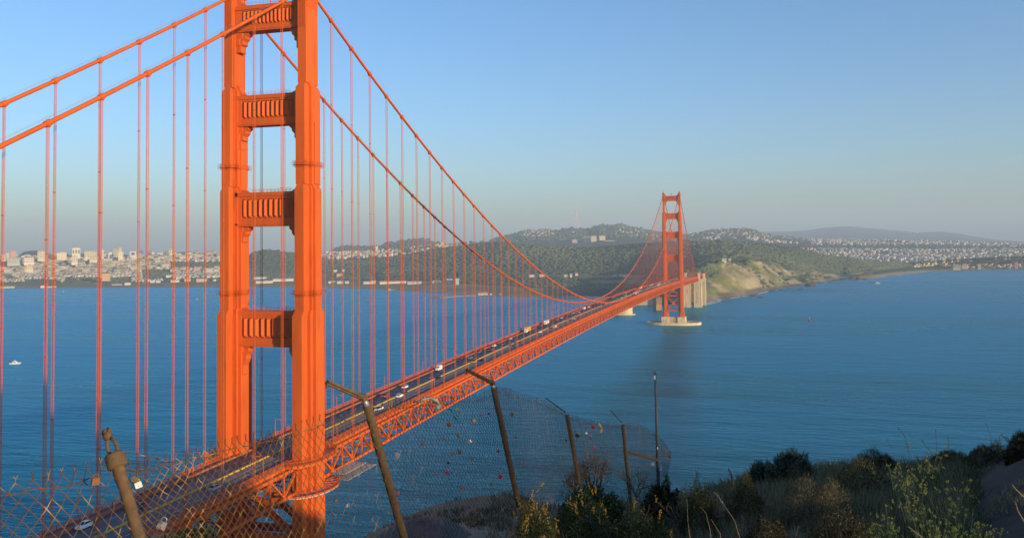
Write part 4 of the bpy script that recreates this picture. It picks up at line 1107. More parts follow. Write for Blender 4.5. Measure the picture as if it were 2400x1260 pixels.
building(95, 105, 670, 674.5, 3400, 'small orange-roofed boathouse on the left shore', (.75, .5, .35), depth=12, gable=True, roof=(.55, .2, .1))
building(108, 132, 671, 674, 3420, 'row of white sheds beside the boathouse', (.46, .42, .33), depth=10, gable=True)
building(0, 34, 671.5, 675, 3420, 'white sheds at the left edge of the shore', (.44, .40, .31), depth=10, gable=True)
for i, (a, b, c, d, lab) in enumerate([(330, 348, 654, 658, 'white house with orange roof at the foot of the trees'), (352, 364, 659, 662, 'first of the low white waterfront roofs'), (366, 376, 659, 662, 'second of the low white waterfront roofs'),
        (389, 418, 646, 651, 'long white terrace climbing left of the rope pair'), (425, 447, 642, 645, 'long white terrace continuing to the right'), (450, 470, 637, 640, 'narrow white terrace high above the waterfront'), (476, 500, 636, 642, 'white terrace beside the domed hall'),
        (502, 512, 634, 641, 'white domed hall against the near bridge tower'), (432, 447, 653, 659, 'red brick barracks above the field'), (460, 484, 655, 660, 'pale long barracks right of the brick one'), (400, 420, 658, 661, 'white shed pair on the field'), (485, 512, 648, 650, 'white long roof below the domed hall'),
        (595, 625, 651, 655, 'white barracks seen between the legs of the near tower'), (640, 688, 655, 659, 'long white hangar seen between the legs of the near tower'), (600, 640, 660, 664, 'low cream hangar seen between the legs of the near tower'),
        (770, 785, 661, 664, 'small white roof at the left of the beach field'), (790, 803, 661, 664, 'white roofed shed right of it'), (809, 818, 661, 664, 'small bright white shed in the beach field'), (852, 869, 662, 665.5, 'white walled shed left of the peaked one'),
        (869, 880, 659.5, 665, 'peaked white boathouse by the beach'), (890, 952, 660, 664, 'very long white hangar with red roof'), (955, 988, 662, 665.5, 'grey long hangar at the end of the row'), (782, 790, 634, 638, 'white house high in the trees at the left'), (802, 807, 633, 638, 'small white house beside the rope'),
        (789, 804, 642, 648, 'red brick building in the trees'), (1048, 1060, 656, 665, 'steep blue-grey roofed house among the dark trees'), (1068, 1076, 655, 666, 'second steep grey roofed house among the dark trees'), (1014, 1034, 661, 664, 'white roofed house left of the steep roofs'),
        (1467, 1478, 608, 615, 'large white house standing in the dark wood'), (1496, 1507, 607, 613, 'pair-roofed cream house right of the white one in the wood'), (1451, 1470, 644, 650, 'bright red-orange roofed shed behind the left cable'),
        (1436, 1444, 645, 648, 'white shed left of the red-orange one'), (1322, 1330, 645, 649, 'yellow-roofed house in the clearing'), (1336, 1341, 644, 648, 'small white house in the clearing'), (1348, 1355, 641, 646, 'red and white house in the clearing'),
        (1240, 1252, 646, 649, 'group of small white roofs at the left of the clearing'), (1265, 1278, 645, 649, 'second group of small white roofs in the clearing'), (1693, 1702, 609, 612, 'bright white bunker on top of the cliff'), (1708, 1713, 609, 611, 'tiny white bunker on top of the cliff')]):
    P = A.vis_t((a+b)/2, d, 1.6); Dd = math.hypot(P[0]-CAM[0], P[1]-CAM[1])
    colr = PNK if 'brick' in lab else (GRY if 'grey' in lab else (CRM if 'cream' in lab or 'yellow' in lab else WHT))
    rf = (.5, .2, .1) if ('red' in lab or 'orange' in lab) else ((.55, .42, .15) if 'yellow' in lab else (.6, .58, .52))
    building(a, b, c, d, Dd-6, lab, colr, depth=14, gable=True, roof=rf)
building(1385, 1398, 553.5, 571, 6300, 'large cream hospital block below the wooded peaks, left wing', (.72, .62, .42), rows=6, cols=5)
building(1405, 1419, 553, 569, 6330, 'pale hospital block right wing', (.74, .67, .5), rows=6, cols=6)
building(1398, 1405, 557, 570, 6360, 'dark grey link between the two hospital wings', (.25, .27, .3))
building(1369, 1384, 555, 564, 6350, 'white flat-topped block left of the hospital', WHT, rows=2, cols=4)
building(1341, 1353, 561.5, 573, 6200, 'greyish square tower standing alone left of the hospital', (.5, .45, .4), rows=6, cols=4)
building(1419, 1442, 564, 571, 6250, 'long low cream building right of the hospital', CRM, rows=2, cols=8)
building(1444, 1467, 565, 569, 6300, 'low peach building furthest right of the hospital', (.7, .52, .38))
building(1427, 1441, 559, 562, 6700, 'white roof above the low hospital wing', WHT)
building(1028, 1062, 575, 581, 5300, 'long cream college building on the ridge', CRM, rows=2, cols=9)
building(1034, 1041, 567, 575, 5320, 'domed cream tower above the college building', CRM)
building(880, 886, 577, 585, 5500, 'small cream tower left of the wooded hill', CRM)
building(2170, 2180, 616, 622, 4650, 'white gabled house at the shore of the right district', WHT, gable=True)
building(2234, 2252, 621, 627, 4350, 'cream villa on the bluff at the right', CRM, rows=2, cols=4)
building(2255, 2268, 619, 624, 4400, 'peach villa on the bluff at the right', (.72, .52, .36), rows=2, cols=3)
building(2292, 2299, 619, 625, 4350, 'small cream villa near the right edge of the shore', CRM)
building(2378, 2386, 615, 623, 4400, 'red roofed villa at the far right of the shore', PNK, roof=(.45, .12, .08), gable=True)
building(2368, 2385, 571, 577, 7600, 'long white school building high at the far right', WHT, rows=1, cols=6)
building(2348, 2362, 580, 590, 7000, 'cream apartment block in the right district', CRM, rows=3, cols=5)

# ---- radio tower on the peaks
def radio_mast():
    B0 = at_d(1349, 536, 8300); t = empty('radio_tower', tuple(B0)); H = at_d(1349, 473, 8300)[2]-B0[2]
    mm = paint('mast_paint', (.50, .50, .50), .7, .1, .01)
    for k in range(3):
        a = 2*math.pi*k/3+.4; mb = MB()
        pr_ = [(28, 0), (14, .45), (9, .58), (12, .72), (16, .76)]
        mb.tube([(r*math.cos(a), r*math.sin(a), H*z) for r, z in pr_], [4.5, 3.6, 3.2, 3.0, 3.0], 6)
        mb.tube([(16*math.cos(a), 16*math.sin(a), H*.76), (16*math.cos(a), 16*math.sin(a), H*(1.0 if k else .96))], [2.2, 1.6], 5); mb.build('leg', mm, t)
    mb = MB()
    for z, r in ((.2, 24), (.4, 17), (.56, 10), (.74, 18)):
        q = [(r*math.cos(2*math.pi*k/3+.4), r*math.sin(2*math.pi*k/3+.4), H*z) for k in range(3)]
        for k in range(3): mb.bar(q[k], q[(k+1) % 3], 2.5 if z < .7 else 5.0)
    mb.build('crossarm', mm, t)
    tag(t, 'tall three-legged pale radio tower on top of the wooded peaks', 'radio tower')
radio_mast()
# small masts on the left peak
mb = MB()
for u in (1230, 1234): a = at_d(u, 541, 8350); b = at_d(u, 529, 8350); mb.tube([a, b], 1.0, 4)
tag(mb.build('antenna_mast', M['steel']), 'pair of thin antenna masts on the bare peak left of the radio tower', 'antenna')

# ---- waterfront things: pier, fort, rocks, caisson, boats, surf
def pier():
    a = on_z(1006, 698.5, 0); b = on_z(1035, 699, 0); c = on_z(1115, 693.5, 0); t = empty('fishing_pier', tuple(a)); 
    mb = MB(); L = lambda p, z: (p[0]-a[0], p[1]-a[1], z)
    mb.bar(L(a, 3.2), L(b, 3.2), 14, 1.6); mb.bar(L(b, 3.3), L(c, 3.3), 7, 1.4); mb.build('pier_deck', paint('pier_wood', (.22, .19, .15), .9, .2, .2), t)
    for p, q, n in ((a, b, 6), (b, c, 22)):
        for i in range(n):
            s = p+(q-p)*(i+.5)/n; mb = MB(); mb.tube([L(s, -2), L(s, 2.6)], .7, 6); mb.build('pile', M['concrete'], t)
    tag(t, 'L-shaped fishing pier reaching into the bay from the shed', 'pier')
pier()
Ps = on_z(1120, 693.2, 0); Dp = math.hypot(*(Ps-CAM)[:2])
building(1121, 1144, 687.5, 692.5, Dp+25, 'cream shed at the root of the fishing pier', CRM, depth=14, gable=True)
building(1148, 1153, 688.5, 692.5, Dp+20, 'first small white hut right of the pier shed', WHT, depth=7, gable=True)
building(1171, 1176, 689.5, 693.5, Dp+10, 'small white domed hut alone on the sea wall', WHT, depth=7, gable=True)
building(911, 914, 676.5, 680.5, Dsh(912)+10, 'tiny white marker house at the end of the breakwater', WHT, depth=5, gable=True)
mb = MB(); a = on_z(906, 680.3, 0); b = on_z(952, 677.5, 0); mb.bar((*a[:2], .8), (*b[:2], .8), 9, 2.2)
tag(mb.build('breakwater', paint('breakwater_sand', (.42, .36, .25), .95, .15, .1)), 'pale low breakwater by the beach with a marker at its end', 'breakwater')
def rock(u, v, r, h, label, n=4, grp='sea rocks below the cliffs'):
    P = on_z(u, v, 0); V = []; mb = MB()
    for i in range(n): mb.ball((RNG.uniform(-r, r)*.6, RNG.uniform(-r, r)*.8, -.5), r*RNG.uniform(.5, .9), 9, 6, .22, (1, 1, h/r))
    tag(mb.build('sea_rock', M['rock'], loc=tuple(P)), label, 'rock', grp)
M['rock'] = paint('wet_rock', (.075, .068, .06), .85, .35, .12, bump=.5, bscale=.6)
rock(1896, 670, 17, 12, 'largest dark sea rock below the cliffs', 6); rock(1875, 678, 9, 3, 'low flat sea rock left of the largest one')
rock(1785, 697, 10, 4, 'round sea rock nearest the surf'); rock(1766, 694, 9, 5, 'jagged pair of sea rocks in the surf', 5)
rock(2002, 655, 20, 14, 'dark sea rock at the foot of the ochre bluff', 6); rock(2021, 655, 12, 6, 'flat dark sea rock right of the ochre bluff'); rock(2043, 662, 16, 2.5, 'flat awash rock beside the tour boat')
def headrock():
    mb = MB()
    for i in range(26):
        u = 1516+i*1.9; v = 712.5+2.2*math.sin(i*.5); P = on_z(u, v, 0); mb.ball((P[0]-1800, P[1]-100, 0), RNG.uniform(8, 15), 9, 6, .25, (1, 1, .42))
    tag(mb.build('rock_shore', M['rock'], loc=(1800, 100, 0)), 'dark rocky point between the far tower and the left shore', 'rock')
headrock()
building(1538, 1551, 699, 713.5, 1840, 'brick fort corner glowing in the sun between the legs of the far tower', (.45, .27, .13), depth=30, rows=3, cols=3)
building(1530, 1539, 690, 713, 1862, 'pale concrete wall behind the fort', (.42, .38, .28), depth=14)
building(1478, 1534, 690, 702.5, 1990, 'long pale sea wall building under the bridge deck', (.4, .37, .28), depth=20)
def caisson():
    t = empty('concrete_caisson', (1468, 118, 0)); tag(t, 'pale round-ended concrete block in the water, half hidden behind the bridge truss', 'concrete block')
    mb = MB(); o = [(22*math.cos(a)*(1), 14*math.sin(a)) for a in np.linspace(0, 2*math.pi, 25)[:-1]]; o = [(y, x) for x, y in o]
    mb.loft([(x*1.15, y*1.1) for x, y in o][::-1], -2, [(x*1.15, y*1.1) for x, y in o][::-1], 1.6); mb.build('footing', M['concrete'], t)
    mb = MB(); mb.loft([(x*.9, y*.86) for x, y in o][::-1], 1.62, [(x*.86, y*.84) for x, y in o][::-1], 17); mb.build('block', M['concrete'], t)
caisson()
def boat(u, v, L, label, heading, cabin=True, kind='boat', mt='white'):
    P = on_z(u, v, 0); t = empty('motor_boat', tuple(P), heading)
    mb = MB(); h = L*.10; wd = L*.13
    secs = [(-L/2, .15, h*1.0, wd*.8, wd*.95), (-L*.1, -.1, h*1.0, wd*.8, wd), (L*.3, 0, h*1.2, wd*.5, wd*.8), (L/2, .6, h*1.5, .05, .12)]
    section_body(mb, secs); mb.build('hull', M[mt], t)
    mb = MB(); section_body(mb, [(-L*.22, h, h*2.3, wd*.75, wd*.65), (L*.1, h, h*2.4, wd*.75, wd*.6), (L*.22, h*1.1, h*1.3, wd*.6, wd*.5)]); c = mb.build('cabin', M[mt], t)
    mb = MB(); mb.box(-L*.18, L*.09, -wd*.78, wd*.78, h*1.5, h*2.0); mb.build('window', M['glass'], c)
    mb = MB(); mb.box(-L*.1, L*.02, -wd*.3, wd*.3, h*2.42, h*3.0); mb.tube([(-L*.04, 0, h*3), (-L*.04, 0, h*4.4)], L*.006, 5); mb.build('flybridge', M['white'], t)
    return tag(t, label, kind)
boat(36, 852.5, 14, 'white motor yacht alone on the bay at the far left', R(-75))
boat(2056, 664.5, 20, 'grey-white tour boat off the ochre bluff at the right', R(-70), mt='net')
boat(148, 683.5, 9, 'tiny white sailing dinghy far out near the left shore', R(60))
boat(462, 702, 8, 'tiny white boat just left of the near bridge tower', R(40))
def buoy(u, v):
    P = on_z(u, v, 0); t = empty('channel_buoy', tuple(P)); mb = MB(); mb.lathe([(2.0, -.6), (2.0, .8), (1.0, 1.1), (.6, 4.2), (.1, 4.6)], n=10); mb.build('float', CM['red'], t)
    mb = MB(); mb.box(-.5, .5, -.5, .5, 4.62, 5.5); mb.build('lantern', M['lamp'], t)
    tag(t, 'small red channel buoy right of the far tower', 'buoy')
buoy(1897, 751)
fm = paint('foam', (.75, .77, .76), .8, .08, .3)
V = []; F = []
def surf_line(pts, wid):
    global V, F
    us = np.arange(pts[0][0], pts[-1][0], 1.0); f_ = T(pts)
    prev = None
    for u in us:
        w_ = wid*max(0, .35+vnoise(u/7.0, 3.3, 2)+.5*vnoise(u/2.3, 1.3, 5))
        if w_ < .12*wid: prev = None; continue
        a = on_z(u, f_(u)+.7, .12); d = (a-CAM)*np.array((1, 1, 0)); d /= np.linalg.norm(d); b = a + d*min(w_*4, 45)
        i = len(V); V += [tuple(a), tuple(b)]
        if prev is not None: F.append((prev, i, i+1, prev+1))
        prev = i
surf_line([(1638, 714), (1657, 710), (1684, 703.5), (1710, 699.5), (1762, 691), (1789, 684), (1841, 675.5)], 9)
surf_line([(1640, 716), (1665, 712), (1690, 706)], 9)
surf_line([(1752, 694), (1780, 688), (1800, 683)], 7)
surf_line([(1880, 669.5), (1902, 666), (1940, 661)], 7); surf_line([(2010, 656), (2024, 655)], 6); surf_line([(2050, 651.5), (2100, 645), (2167, 638.3), (2200, 636.5)], 6)
tag(mesh_np('surf', V, F, fm), kind='stuff')
# ================================================================== THE NEAR HILLSIDE
# ridge behind and right of the viewpoint: it shades the cliff top and the foot of the bridge
LEAF_SCREEN = 3900
def ridge():
    SA, CA, TE = math.sin(SUN_A), math.cos(SUN_A), math.tan(SUN_EL)
    # crest height, expressed as the height of its shadow edge at the viewpoint's distance
    LT = T([(-420, 250), (-300, 226), (-180, 160), (-168, 145), (-161, 140.2), (-157, 139.8), (-153.9, 139.75), (-151, 140.1), (-148, 141.0), (-145, 142.8), (-141, 146), (-136, 151), (-120, 155), (-90, 143.7)])  # dip by the viewpoint shaped to let low sun graze the fence
    V = []; F = []; qs = np.concatenate([np.arange(-420, -175, 10.), np.arange(-175, -130, .75), np.arange(-130, 301, 10.)]); rs = np.concatenate([np.arange(-800, -460, 10.), np.arange(-460, -440, 2.), np.arange(-440, -289, 10.)])
    for r in rs:
        for q in qs:
            H0 = LT(q) - 255.2*TE if q < -90 else 57.5 - .535*q
            zr = H0 + 450*TE + (1.2*float(fbm(q/30, 1.7, 3, 12)) if q > -85 else 0) + .8*float(vnoise(q/1.1, 4.2, 3))*(-170 < q < -140)
            if -172 < q < -105: zr -= 13*min(1, (q+172)/6, (-105-q)/8)  # crest cut down so sun comes through the added leaf screen
            z = max(zr - 0.5*abs(r+450), -4)
            V.append((CA*q+SA*r, -SA*q+CA*r, z))
    n = len(qs)
    for i in range(len(rs)-1):
        for j in range(n-1): a = i*n+j; F.append((a, a+1, a+n+1, a+n))
    V = np.array(V); cc = mix((.06, .065, .035), (.13, .11, .06), .5+fbm(V[:, 0]/40, V[:, 1]/40, 4, 5))
    tag(mesh_np('hills', V, F, land_mat, smooth=False, colors=cc), kind='structure')
    # added unseen leaf screen: filters the low sun that reaches the cliff top
    V = []; F = []
    for k in range(LEAF_SCREEN):
        q = RNG.uniform(-174, -101); top = LT(q) - 255.2*TE + 450*TE; z = RNG.uniform(top-15, top); r = -450 + RNG.uniform(-6, 6)
        c = np.array((CA*q+SA*r, -SA*q+CA*r, z)); a = RNG.normal(0, 1, 3); a /= np.linalg.norm(a); b = np.cross(a, RNG.normal(0, 1, 3)); b /= np.linalg.norm(b); e = RNG.uniform(.5, .9)
        i = len(V); V += [c+a*e, c-a*e*.5+b*e*.85, c-a*e*.5-b*e*.85]; F.append((i, i+1, i+2))
    V = np.array(V); tag(mesh_np('unseen_leaf_screen', V, F, leaf_far, colors=np.full((len(V), 3), .06)), kind='stuff')
ridge()
edge_v = T([(-2400, 1500), (-900, 1420), (0, 1330), (300, 1275), (340, 1256), (400, 1246), (470, 1250), (560, 1275), (700, 1290), (820, 1275), (880, 1240), (940, 1215), (1000, 1188), (1060, 1172), (1120, 1162), (1180, 1160), (1225, 1166), (1260, 1178), (1300, 1185), (1400, 1180), (1500, 1178), (1560, 1180),
            (1620, 1165), (1700, 1140), (1800, 1118), (1900, 1105), (2000, 1092), (2100, 1090), (2200, 1084), (2300, 1075), (2400, 1050), (2600, 1110), (3000, 1400), (4200, 2600)])
edge_d = T([(-900, 6), (300, 11), (840, 14), (1000, 18), (1300, 19), (1600, 20), (2000, 25), (2300, 23), (2400, 20), (2600, 17), (4200, 14)])
us = list(np.arange(-2400, 4201, 20.))
def gpt(u, s):
    """ground point: s in 0..1 from the viewer's feet to the brow, >1 beyond the brow (metres)"""
    e = at_d(u, edge_v(u), edge_d(u)); d = (e-CAM); d[2] = 0; L = np.linalg.norm(d); d /= L
    if s <= 1:
        D = .8 + (L-.8)*s; z = CAM[2]-1.75 + (e[2]-CAM[2]+1.75)*s
        P = CAM*np.array((1, 1, 0)) + d*D; P[2] = z
        P[2] += .10*float(fbm(P[0]/1.3, P[1]/1.3, 4, 3))*min(1, 6*s*(1-s)+.1)
        return P
    k = s-1; P = CAM*np.array((1, 1, 0)) + d*(L+k); P[2] = e[2] - k*.85 - .2*min(k, 3) + (1.5*float(fbm(P[0]/9, P[1]/9, 3, 8)) if k > 6 else 0)
    return P
ss = list(np.linspace(0, 1, 34)) + [1.4, 2, 3, 5, 8, 13, 20, 30, 45, 65, 90, 120, 160, 190]
V = np.array([[gpt(u, s) for u in us] for s in ss]); r_, c_, _ = V.shape
idx = np.arange(r_*c_).reshape(r_, c_); F = np.stack([idx[:-1, :-1], idx[:-1, 1:], idx[1:, 1:], idx[1:, :-1]], -1).reshape(-1, 4)
Vf = V.reshape(-1, 3); n = fbm(Vf[:, 0]/2.2, Vf[:, 1]/2.2, 5, 61); n2 = fbm(Vf[:, 0]/.5, Vf[:, 1]/.5, 4, 62)
cc = mix((.20, .14, .085), (.36, .26, .16), .5+n+.4*n2)
ground_mat = tinted('trodden_soil', .95, .35, 3.0, bump=.5, bdist=.05)
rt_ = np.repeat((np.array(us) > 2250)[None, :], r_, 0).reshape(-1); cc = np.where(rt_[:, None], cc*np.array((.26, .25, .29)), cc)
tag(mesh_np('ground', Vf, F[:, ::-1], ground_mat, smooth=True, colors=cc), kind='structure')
def ground_at(u, D):
    e = edge_d(u); s = (D-.8)/(e-.8)
    return gpt(u, max(0, s)) if s <= 1 else gpt(u, 1+D-e)

# dark rounded slab at the foot of the fence
def slab():
    P = at_d(985, 1262, 12.0); mb = MB()
    mb.ball((0, 0, -.75), 1.0, 40, 20, .012, (1.25, .95, .98)); o = mb.build('boulder', paint('dark_stone', (.085, .08, .078), .9, .2, 1.5, bump=.3, bscale=10), loc=tuple(P), smooth=True)
    tag(o, 'dark grey rounded boulder at the foot of the leaning fence post', 'boulder')
slab()

# ---- chain-link fence
FN = empty('chain_link_fence', tuple(at_d(855, 1245, 8))); tag(FN, 'sagging rusty chain-link fence on leaning pipe posts along the cliff top', 'fence')
FO = np.array(FN.location)
def fbuild(mb, name, mat, parent=FN, smooth=False):
    mb.v = [tuple(np.array(p)-FO) for p in mb.v]; return mb.build(name, mat, parent, smooth=smooth)
def post(name, top, bot, rad):
    a = at_d(*top); b = at_d(*bot); n = 12; mb = MB()
    pts = [b + (a-b)*i/n + RNG.normal(0, .0016, 3) for i in range(n+1)]
    mb.tube(pts, [rad*(1+RNG.uniform(-.05, .05)) for _ in pts], 12); return fbuild(mb, name, M['rust'], smooth=True), a, b
p0, a0, b0 = post('post', (272, 1078, 5.2), (338, 1300, 5.0), .032)
mb = MB(); ax = (a0-b0)/np.linalg.norm(a0-b0)
mb.tube([a0-ax*.04, a0-ax*.035, a0+ax*.03, a0+ax*.04], [.047, .052, .052, .044], 14); fbuild(mb, 'post_cap', M['rust'], smooth=True).parent = FN
sd = np.cross(ax, FWD); sd /= np.linalg.norm(sd)
mb = MB(); q = a0+ax*.04
for s in (-1, 1): mb.tube([q+sd*.020*s, q+ax*.03+sd*.027*s, q+ax*.065+sd*.022*s, q+ax*.085+sd*.006*s], .0095, 7)
t_ = q+ax*.085; mb.ball(t_+ax*.018+sd*.006, .022, 9, 7, .22, (1, 1, 1.25)); mb.ball(t_+ax*.038+sd*.012, .018, 8, 6, .3); mb.bar(t_+ax*.03, t_+ax*.055-sd*.016, .022, .012)
fbuild(mb, 'broken_hook', M['rust'], smooth=True)
p1, a1, b1 = post('post', (860, 948, 7.7), (947, 1262, 8.2), .038)
p2, a2, b2 = post('post', (1157, 908, 10.8), (1216, 1185, 11.2), .036)
p3, a3, b3 = post('post', (1329, 972, 14.0), (1358, 1135, 14.2), .034)
p4, a4, b4 = post('post', (1460, 994, 16.8), (1478, 1178, 16.9), .037)
def arm(p, tip, wid, joint=True):
    a = p; b = at_d(*tip); mb = MB(); mb.bar(a, b, wid, wid*.35, up=(.2, .3, 1)); mb.bar(a+(b-a)*.0, b, wid*.3, wid*.9, up=(.2, .3, 1))
    if joint: mb.ball(a, wid*.75, 9, 7, .12); mb.ball(a+(b-a)*.12, wid*.62, 8, 6, .15, (1.3, 1, .8))
    mb.bar(b, b-np.array((0, 0, wid*1.1)), wid*.3)
    fbuild(mb, 'barb_arm', M['rust'])
arm(at_d(853, 932, 7.7), (766, 895, 7.5), .05); arm(at_d(1154, 897, 10.8), (1093, 866, 10.6), .05)
arm(at_d(1326, 966, 14.0), (1279, 932, 13.8), .022, False); arm(at_d(1457, 989, 16.8), (1431, 961, 16.6), .018, False)
for p_, q_ in ((at_d(853, 932, 7.7), a1), (at_d(1154, 897, 10.8), a2)):
    mb = MB(); mb.tube([p_, (p_+q_)/2+sd*.004, q_+(b1-a1)*.02], [.018, .027, .034], 9); fbuild(mb, 'arm_socket', M['steel'], smooth=True)
mb = MB(); mb.bar(at_d(1463, 1056, 16.8), at_d(1541, 1077, 18.5), .05); fbuild(mb, 'cross_rail', M['rust'])
def curve(tab):
    us_ = [a[0] for a in tab]; vs_ = [a[1] for a in tab]; ds_ = [a[2] for a in tab]
    n = 60; uu = np.linspace(us_[0], us_[-1], n)
    pts = [at_d(u, np.interp(u, us_, vs_), np.interp(u, us_, ds_)) for u in uu]
    L = [0]
    for i in range(1, n): L.append(L[-1]+np.linalg.norm(pts[i]-pts[i-1]))
    pts = np.array(pts)
    return lambda s: np.array([np.interp(s*L[-1], L, pts[:, k]) for k in range(3)]), L[-1]
MATW = [M['wire']]
def mesh_panel(top, bot, sag=.03, seed=0, mat='wire', pitch=.040, rad=.0026):
    ct, Lt = curve(top); cb_, Lb = curve(bot)
    n = int(Lt/pitch); mids = np.linalg.norm(ct(.5)-cb_(.5)); rows = int(mids/.044)
    V = []; F = []
    grid = {}
    def pt(i, j):
        if (i, j) not in grid:
            s = i/n; h = j/rows; a = ct(s); b = cb_(s); p = a+(b-a)*h
            no = np.array((-.6, -.75, .1)); bul = sag*fbm(s*5+seed, h*3, 3, seed) + sag*.8*math.sin(h*math.pi)
            p = p + no*bul + np.array((0, 0, 1))*.012*vnoise(i*.23, j*.07, seed+3) + RNG.normal(0, .0016, 3)
            grid[(i, j)] = p
        return grid[(i, j)]
    def seg(a, b, r):
        d = b-a; d = d/max(np.linalg.norm(d), 1e-9); x = np.cross(d, FWD); x /= np.linalg.norm(x); y = np.cross(d, x)
        k = len(V)
        for p in (a, b):
            for ang in (0, 2.094, 4.189): V.append(p + r*(x*math.cos(ang)+y*math.sin(ang)))
        F.extend([(k, k+1, k+4, k+3), (k+1, k+2, k+5, k+4), (k+2, k, k+3, k+5)])
    for i in range(n):
        for j in range(rows):
            ia, ib = (i, i+1) if (i+j) % 2 == 0 else (i+1, i)
            seg(pt(ia, j), pt(ib, j+1), rad)
        # barbed selvage: a short twisted fork above the top row
    for i in range(0, n, 2):
        p = pt(i, 0); u_ = np.array((0, 0, 1.)); tv = ct(min(1, (i+1)/n))-ct(max(0, (i-1)/n)); tv /= np.linalg.norm(tv)
        k = p+u_*.018+tv*RNG.normal(0, .004); seg(p, k, rad*1.5)
        for s in (-1, 1): seg(k, k+u_*RNG.uniform(.012, .024)+tv*s*.010, rad)
    # tension wire just below the edge
    prev = None
    for i in range(0, n, 2):
        p = pt(i, 1)+np.array((0, 0, .006*math.sin(i*.9)))
        if prev is not None: seg(prev, p, rad*1.3)
        prev = p
    V_ = np.array(V)-FO
    mesh_np('wire_mesh', V_, F, M[mat], FN)
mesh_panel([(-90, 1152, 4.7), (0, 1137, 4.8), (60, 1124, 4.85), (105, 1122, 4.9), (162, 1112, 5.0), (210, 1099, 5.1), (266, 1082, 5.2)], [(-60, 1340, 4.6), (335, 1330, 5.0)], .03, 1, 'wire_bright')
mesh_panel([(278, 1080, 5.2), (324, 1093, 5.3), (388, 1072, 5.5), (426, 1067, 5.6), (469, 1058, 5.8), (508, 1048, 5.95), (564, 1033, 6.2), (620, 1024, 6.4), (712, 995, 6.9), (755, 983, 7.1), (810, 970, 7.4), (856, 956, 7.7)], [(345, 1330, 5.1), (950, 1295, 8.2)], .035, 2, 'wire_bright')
mesh_panel([(868, 952, 7.8), (915, 948, 8.0), (960, 944, 8.4), (1010, 939, 8.9), (1060, 936, 9.4), (1110, 932, 10), (1152, 920, 10.7)], [(955, 1295, 8.2), (1214, 1200, 11.2)], .03, 3)
mesh_panel([(1164, 913, 10.8), (1200, 918, 11.5), (1240, 931, 12.2), (1280, 946, 13), (1325, 970, 14)], [(1222, 1200, 11.2), (1358, 1160, 14.2)], .03, 4)
mesh_panel([(1334, 974, 14), (1370, 986, 15), (1410, 992, 15.9), (1456, 994, 16.8)], [(1362, 1160, 14.2), (1478, 1195, 16.9)], .02, 5)
mesh_panel([(1466, 994, 16.8), (1500, 999, 17.6), (1530, 1012, 18.4), (1556, 1036, 19.1), (1572, 1062, 19.6)], [(1484, 1190, 16.9), (1566, 1110, 19.5)], .03, 6)
# loose tension wire over the cap
mb = MB(); w0 = [at_d(*q) for q in ((240, 1086, 5.15), (252, 1072, 5.18), (266, 1064, 5.2), (290, 1060, 5.2), (316, 1062, 5.25), (340, 1068, 5.3), (362, 1070, 5.35), (388, 1080, 5.45), (420, 1085, 5.6))]
mb.tube(w0, .0028, 5); fbuild(mb, 'loose_wire', M['wire'])

# ---- tall thin pole at the end of the fence
pa = at_d(1536, 872, 18.5); pb = at_d(1543, 1125, 18.5); t = empty('metal_pole', tuple(pb)); mb = MB()
mb.tube([(0, 0, -.3), tuple(pa-pb)], [.036, .03], 10); mb.build('shaft', paint('blue_grey_pole', (.07, .10, .12), .5, .15, 3), t, smooth=True)
mb = MB(); d = (pa-pb); k = d*.955; no = (CAM-pa); no[2] = 0; no /= np.linalg.norm(no); sd2 = np.cross(no, (0, 0, 1))
pts_ = [k+no*.036+sd2*(.035*math.cos(a))+np.array((0, 0, .05*math.sin(a))) for a in np.linspace(-math.pi/2, math.pi/2, 9)]
mb.add([tuple(p) for p in pts_]+[tuple(p+no*.006) for p in pts_], [tuple(range(9)), tuple(range(9, 18))[::-1]]); mb.build('reflector', M['white'], t)
mb = MB(); mb.ball(tuple(d*.30+no*.036), .022, 7, 5, 0, (1, .6, 1.4)); mb.build('reflector', M['white'], t)
tag(t, 'tall thin blue-grey pole with a white half-round reflector at the far end of the fence', 'pole')

